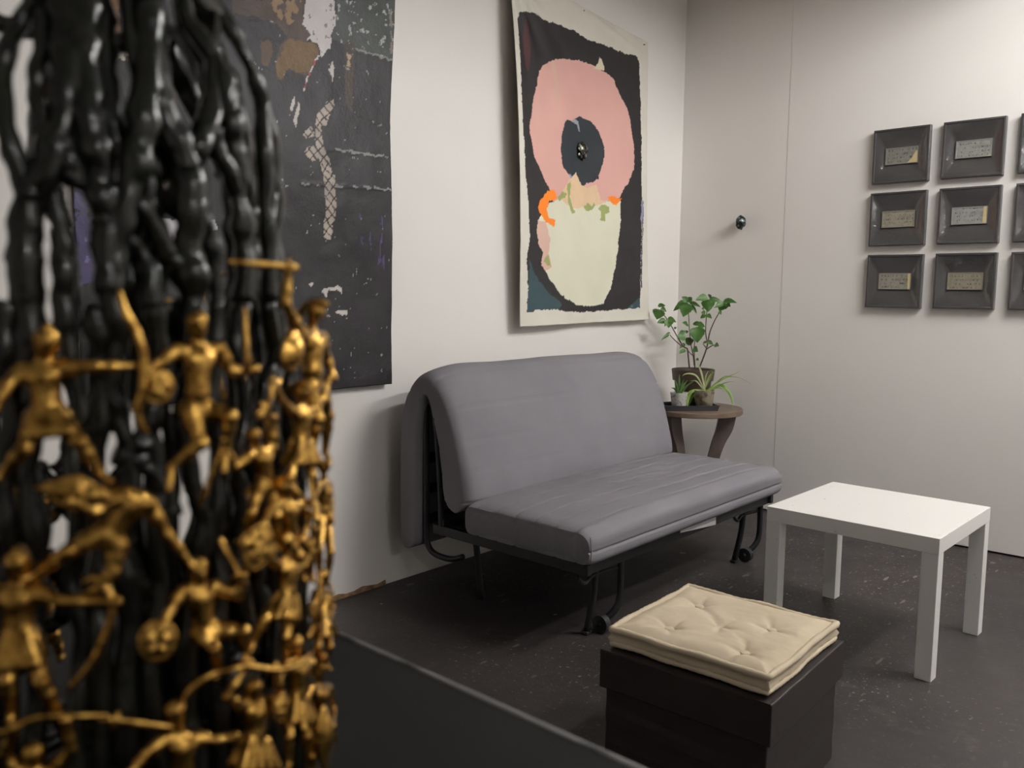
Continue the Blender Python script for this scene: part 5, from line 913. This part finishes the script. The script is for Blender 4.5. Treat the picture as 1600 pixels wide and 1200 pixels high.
def shield(kind, c, w, h, tilt, parent):
    c = np.array(c); o = np.array([c[0], c[1], 0]); o /= np.linalg.norm(o)
    tx = np.cross([0, 0, 1.], o); tz = np.array([0, 0, 1.])
    a = math.radians(tilt); ux = tx * math.cos(a) + tz * math.sin(a); uz = -tx * math.sin(a) + tz * math.cos(a)
    V = []; F = []; n, m = 36, 9
    def outl(an):
        ca, sa = math.cos(an), math.sin(an)
        if kind == 'leafshield': r = 1 / (abs(ca) ** 1.15 + abs(sa) ** 1.15) ** (1 / 1.15)
        elif kind == 'crestshield': r = 1 / (abs(ca) ** 5 + abs(sa) ** 5) ** .2 * (1 if sa > -.2 else 1 - .18 * (-sa - .2))
        else: r = 1.0
        return ca * r * w / 2, sa * r * h / 2
    for layer in (0, 1):
        for i in range(m + 1):
            q = i / m
            for k in range(n):
                x, y = outl(2 * math.pi * k / n)
                dome = (.16 if kind != 'crescent' else .34) * min(w, h) * (1 - q * q) + (.05 * min(w, h) * (1 if q > .86 else 0))
                if layer == 0 and kind == 'shield': dome += .06 * h * math.exp(-((q - .45) / .16) ** 2) * (1 + math.cos(5 * 2 * math.pi * k / n)) * .7
                if layer == 0 and kind == 'crestshield': dome += .04 * h * (1 if (int(q * 5 + .5) % 2 and k % 6 < 4) else 0)
                if layer == 0 and kind == 'leafshield': dome += .06 * h * math.exp(-(math.sin(2 * math.pi * k / n) * q / .12) ** 2)
                V.append(c + ux * x * q + uz * y * q + o * (dome - (0 if layer == 0 else .9)))
    for layer in (0, 1):
        b_ = layer * (m + 1) * n
        for i in range(m):
            for k in range(n):
                f = (b_ + i * n + k, b_ + (i + 1) * n + k, b_ + (i + 1) * n + (k + 1) % n, b_ + i * n + (k + 1) % n)
                F.append(f if layer == 0 else f[::-1])
    for k in range(n):
        a0, a1 = m * n + k, m * n + (k + 1) % n; b0 = (m + 1) * n
        F.append((a0, a0 + b0, a1 + b0, a1))
    return obj('shield', [v * S for v in V], F, M_gold, parent, True)

warriors = []
for f in FIGS:
    V, Q = figure_mesh(f)
    w = quad_obj('warrior_figure', V, Q, M_gold, sc)
    for p in f['p']:
        if p[0] in ('spear', 'sword', 'bow'):
            P = np.array(p[1]) * S
            if p[0] == 'bow': tube('bow', P, np.array([.0007] + [.0013] * (len(P) - 2) + [.0007]), M_gold, w, n=8, sub=5)
            elif p[0] == 'spear': tube('spear', P, .00095, M_gold, w, n=8, sub=3)
            else:
                A_, B_ = P[0], P[-1]; d = B_ - A_; d = d / np.linalg.norm(d)
                o_ = np.array([A_[0], A_[1], 0]); o_ /= np.linalg.norm(o_)
                sw = tube('sword', [A_ - d * .002, A_, A_ + (B_ - A_) * .5, A_ + (B_ - A_) * .92, B_], [.0012, .0013, .0012, .0010, .0002], M_gold, w, n=8, flat=(o_, .5))
                sd = np.cross(d, o_); tube('sword_guard', [A_ + d * .003 - sd * .003, A_ + d * .003 + sd * .003], .0009, M_gold, sw, n=6)
        else: shield(p[0], p[1], p[2], p[3], p[4], w)
    warriors.append(w)
# the same castings again around the sides and back of the drum
def face_angle(i, a):      # where a casting would sit, measured from the side facing the camera
    q = FIGS[i]['j']['waist']; return (math.degrees(math.atan2(q[1], q[0])) + a + 21.9 + 180) % 360 - 180
rest = [(i, a) for a in (-98, 104) for i in (0, 2, 3, 5, 6, 8, 9)] + [(i, 182) for i in (0, 3, 5, 8, 9)] + [(i, -62) for i in (0, 1, 4, 10, 11)] + [(i, -140) for i in (2, 6, 13, 12)]
rest = [(i, a) for i, a in rest if not -48 < face_angle(i, a) < 100]
for i, a in rest:
    c = copy_tree(warriors[i], sc); c.rotation_euler = (0, 0, math.radians(a + random.uniform(-3, 3))); c.location = (0, 0, random.uniform(-.006, .006))

def strand_mesh(P, seed):
    P = np.array(P, float)
    Q = catmull(P, 7)
    n = len(Q); t = np.arange(n)
    rad = np.hypot(Q[:, 0], Q[:, 1]); th = np.arctan2(Q[:, 1], Q[:, 0])
    nz = lambda f, o: np.array([float(vnoise(np.array(i * f + seed * 7.3 + o), np.array(seed * 3.7 + o))) - .5 for i in t])
    rad = rad + 2.2 * nz(.35, 1); th = th + .018 * nz(.4, 5)
    C3 = np.stack([rad * np.cos(th), rad * np.sin(th), Q[:, 2] + 0 * t], -1)
    R = np.maximum(1.0, Q[:, 3]) * (.95 + .45 * nz(.3, 9) + .38 * np.maximum(0, nz(.42, 20)))
    R = R * (1.0 if seed <= 5 else 1.14)
    V, F = tube_geo(C3 * S, R * S, 12)
    V = np.array(V)
    # knuckles along the branch
    for i in range(n):
        for k in range(12):
            f = 1 + .17 * (float(vnoise(np.array(i * .45 + k * .05 + seed), np.array(k * .9 + seed * 2))) - .5) * 2
            c = C3[i] * S; V[i * 12 + k] = c + (V[i * 12 + k] - c) * f
    V[:, 2] = np.maximum(V[:, 2], .0004)
    return V, F
strands = []
for i, P in enumerate(STRANDS):
    V, F = strand_mesh(P, i + 1)
    strands.append(obj('branch', V, F, M_ink, sc, True))
for a, pick in ((-100, (0, 5, 9, 13, 2, 7, 16)), (104, (3, 8, 13, 17, 5, 7, 14)), (-158, (0, 9, 2)), (160, (7, 15, 8)), (-55, (0, 3, 1, 2))):
    for i in pick:
        q = STRANDS[i][len(STRANDS[i]) // 2]
        if -40 < (math.degrees(math.atan2(q[1], q[0])) + a + 21.9 + 180) % 360 - 180 < 95: continue
        c = strands[i].copy(); COL.objects.link(c); c.parent = sc; c.rotation_euler = (0, 0, math.radians(a + random.uniform(-4, 4)))
# rings that tie the branches together at foot and crown
# a thinner inner layer of branches just behind the outer one
for i, a in ((5, 7), (7, 8), (9, -8), (10, 6), (11, 7), (12, 8), (14, -7), (16, -8), (20, 5), (8, 8), (13, 7), (21, 8), (23, 7)):
    c = strands[i].copy(); COL.objects.link(c); c.parent = sc; c.rotation_euler = (0, 0, math.radians(a)); c.scale = (.86, .86, 1.0)
# short webs bridging neighbouring branches lower down
for k in range(72):
    th = math.radians(random.uniform(0, 360)); z0 = random.uniform(15, 165) ; dth = random.choice((-1, 1)) * math.radians(random.uniform(9, 16)); r0 = random.uniform(62, 68)
    P = [[r0 * math.cos(th + dth * q), r0 * math.sin(th + dth * q), z0 + 26 * q + 5 * math.sin(q * 5 + k), rr_] for q, rr_ in ((0, 3.4), (.35, 3.0), (.7, 3.2), (1, 3.6))]
    V, F = strand_mesh(P, 60 + k); obj('web', V, F, M_ink, sc, True)
for zz, r_, rr in ((.0055, .068, .004), (.3165, .047, .004)):
    P = [(r_ * math.cos(a), r_ * math.sin(a), zz + .0012 * math.sin(a * 7)) for a in np.linspace(0, 2 * math.pi, 61)]
    tube('ring', P, [rr * (1 + .15 * math.sin(k * 1.7)) for k in range(61)], M_ink, sc, n=9)
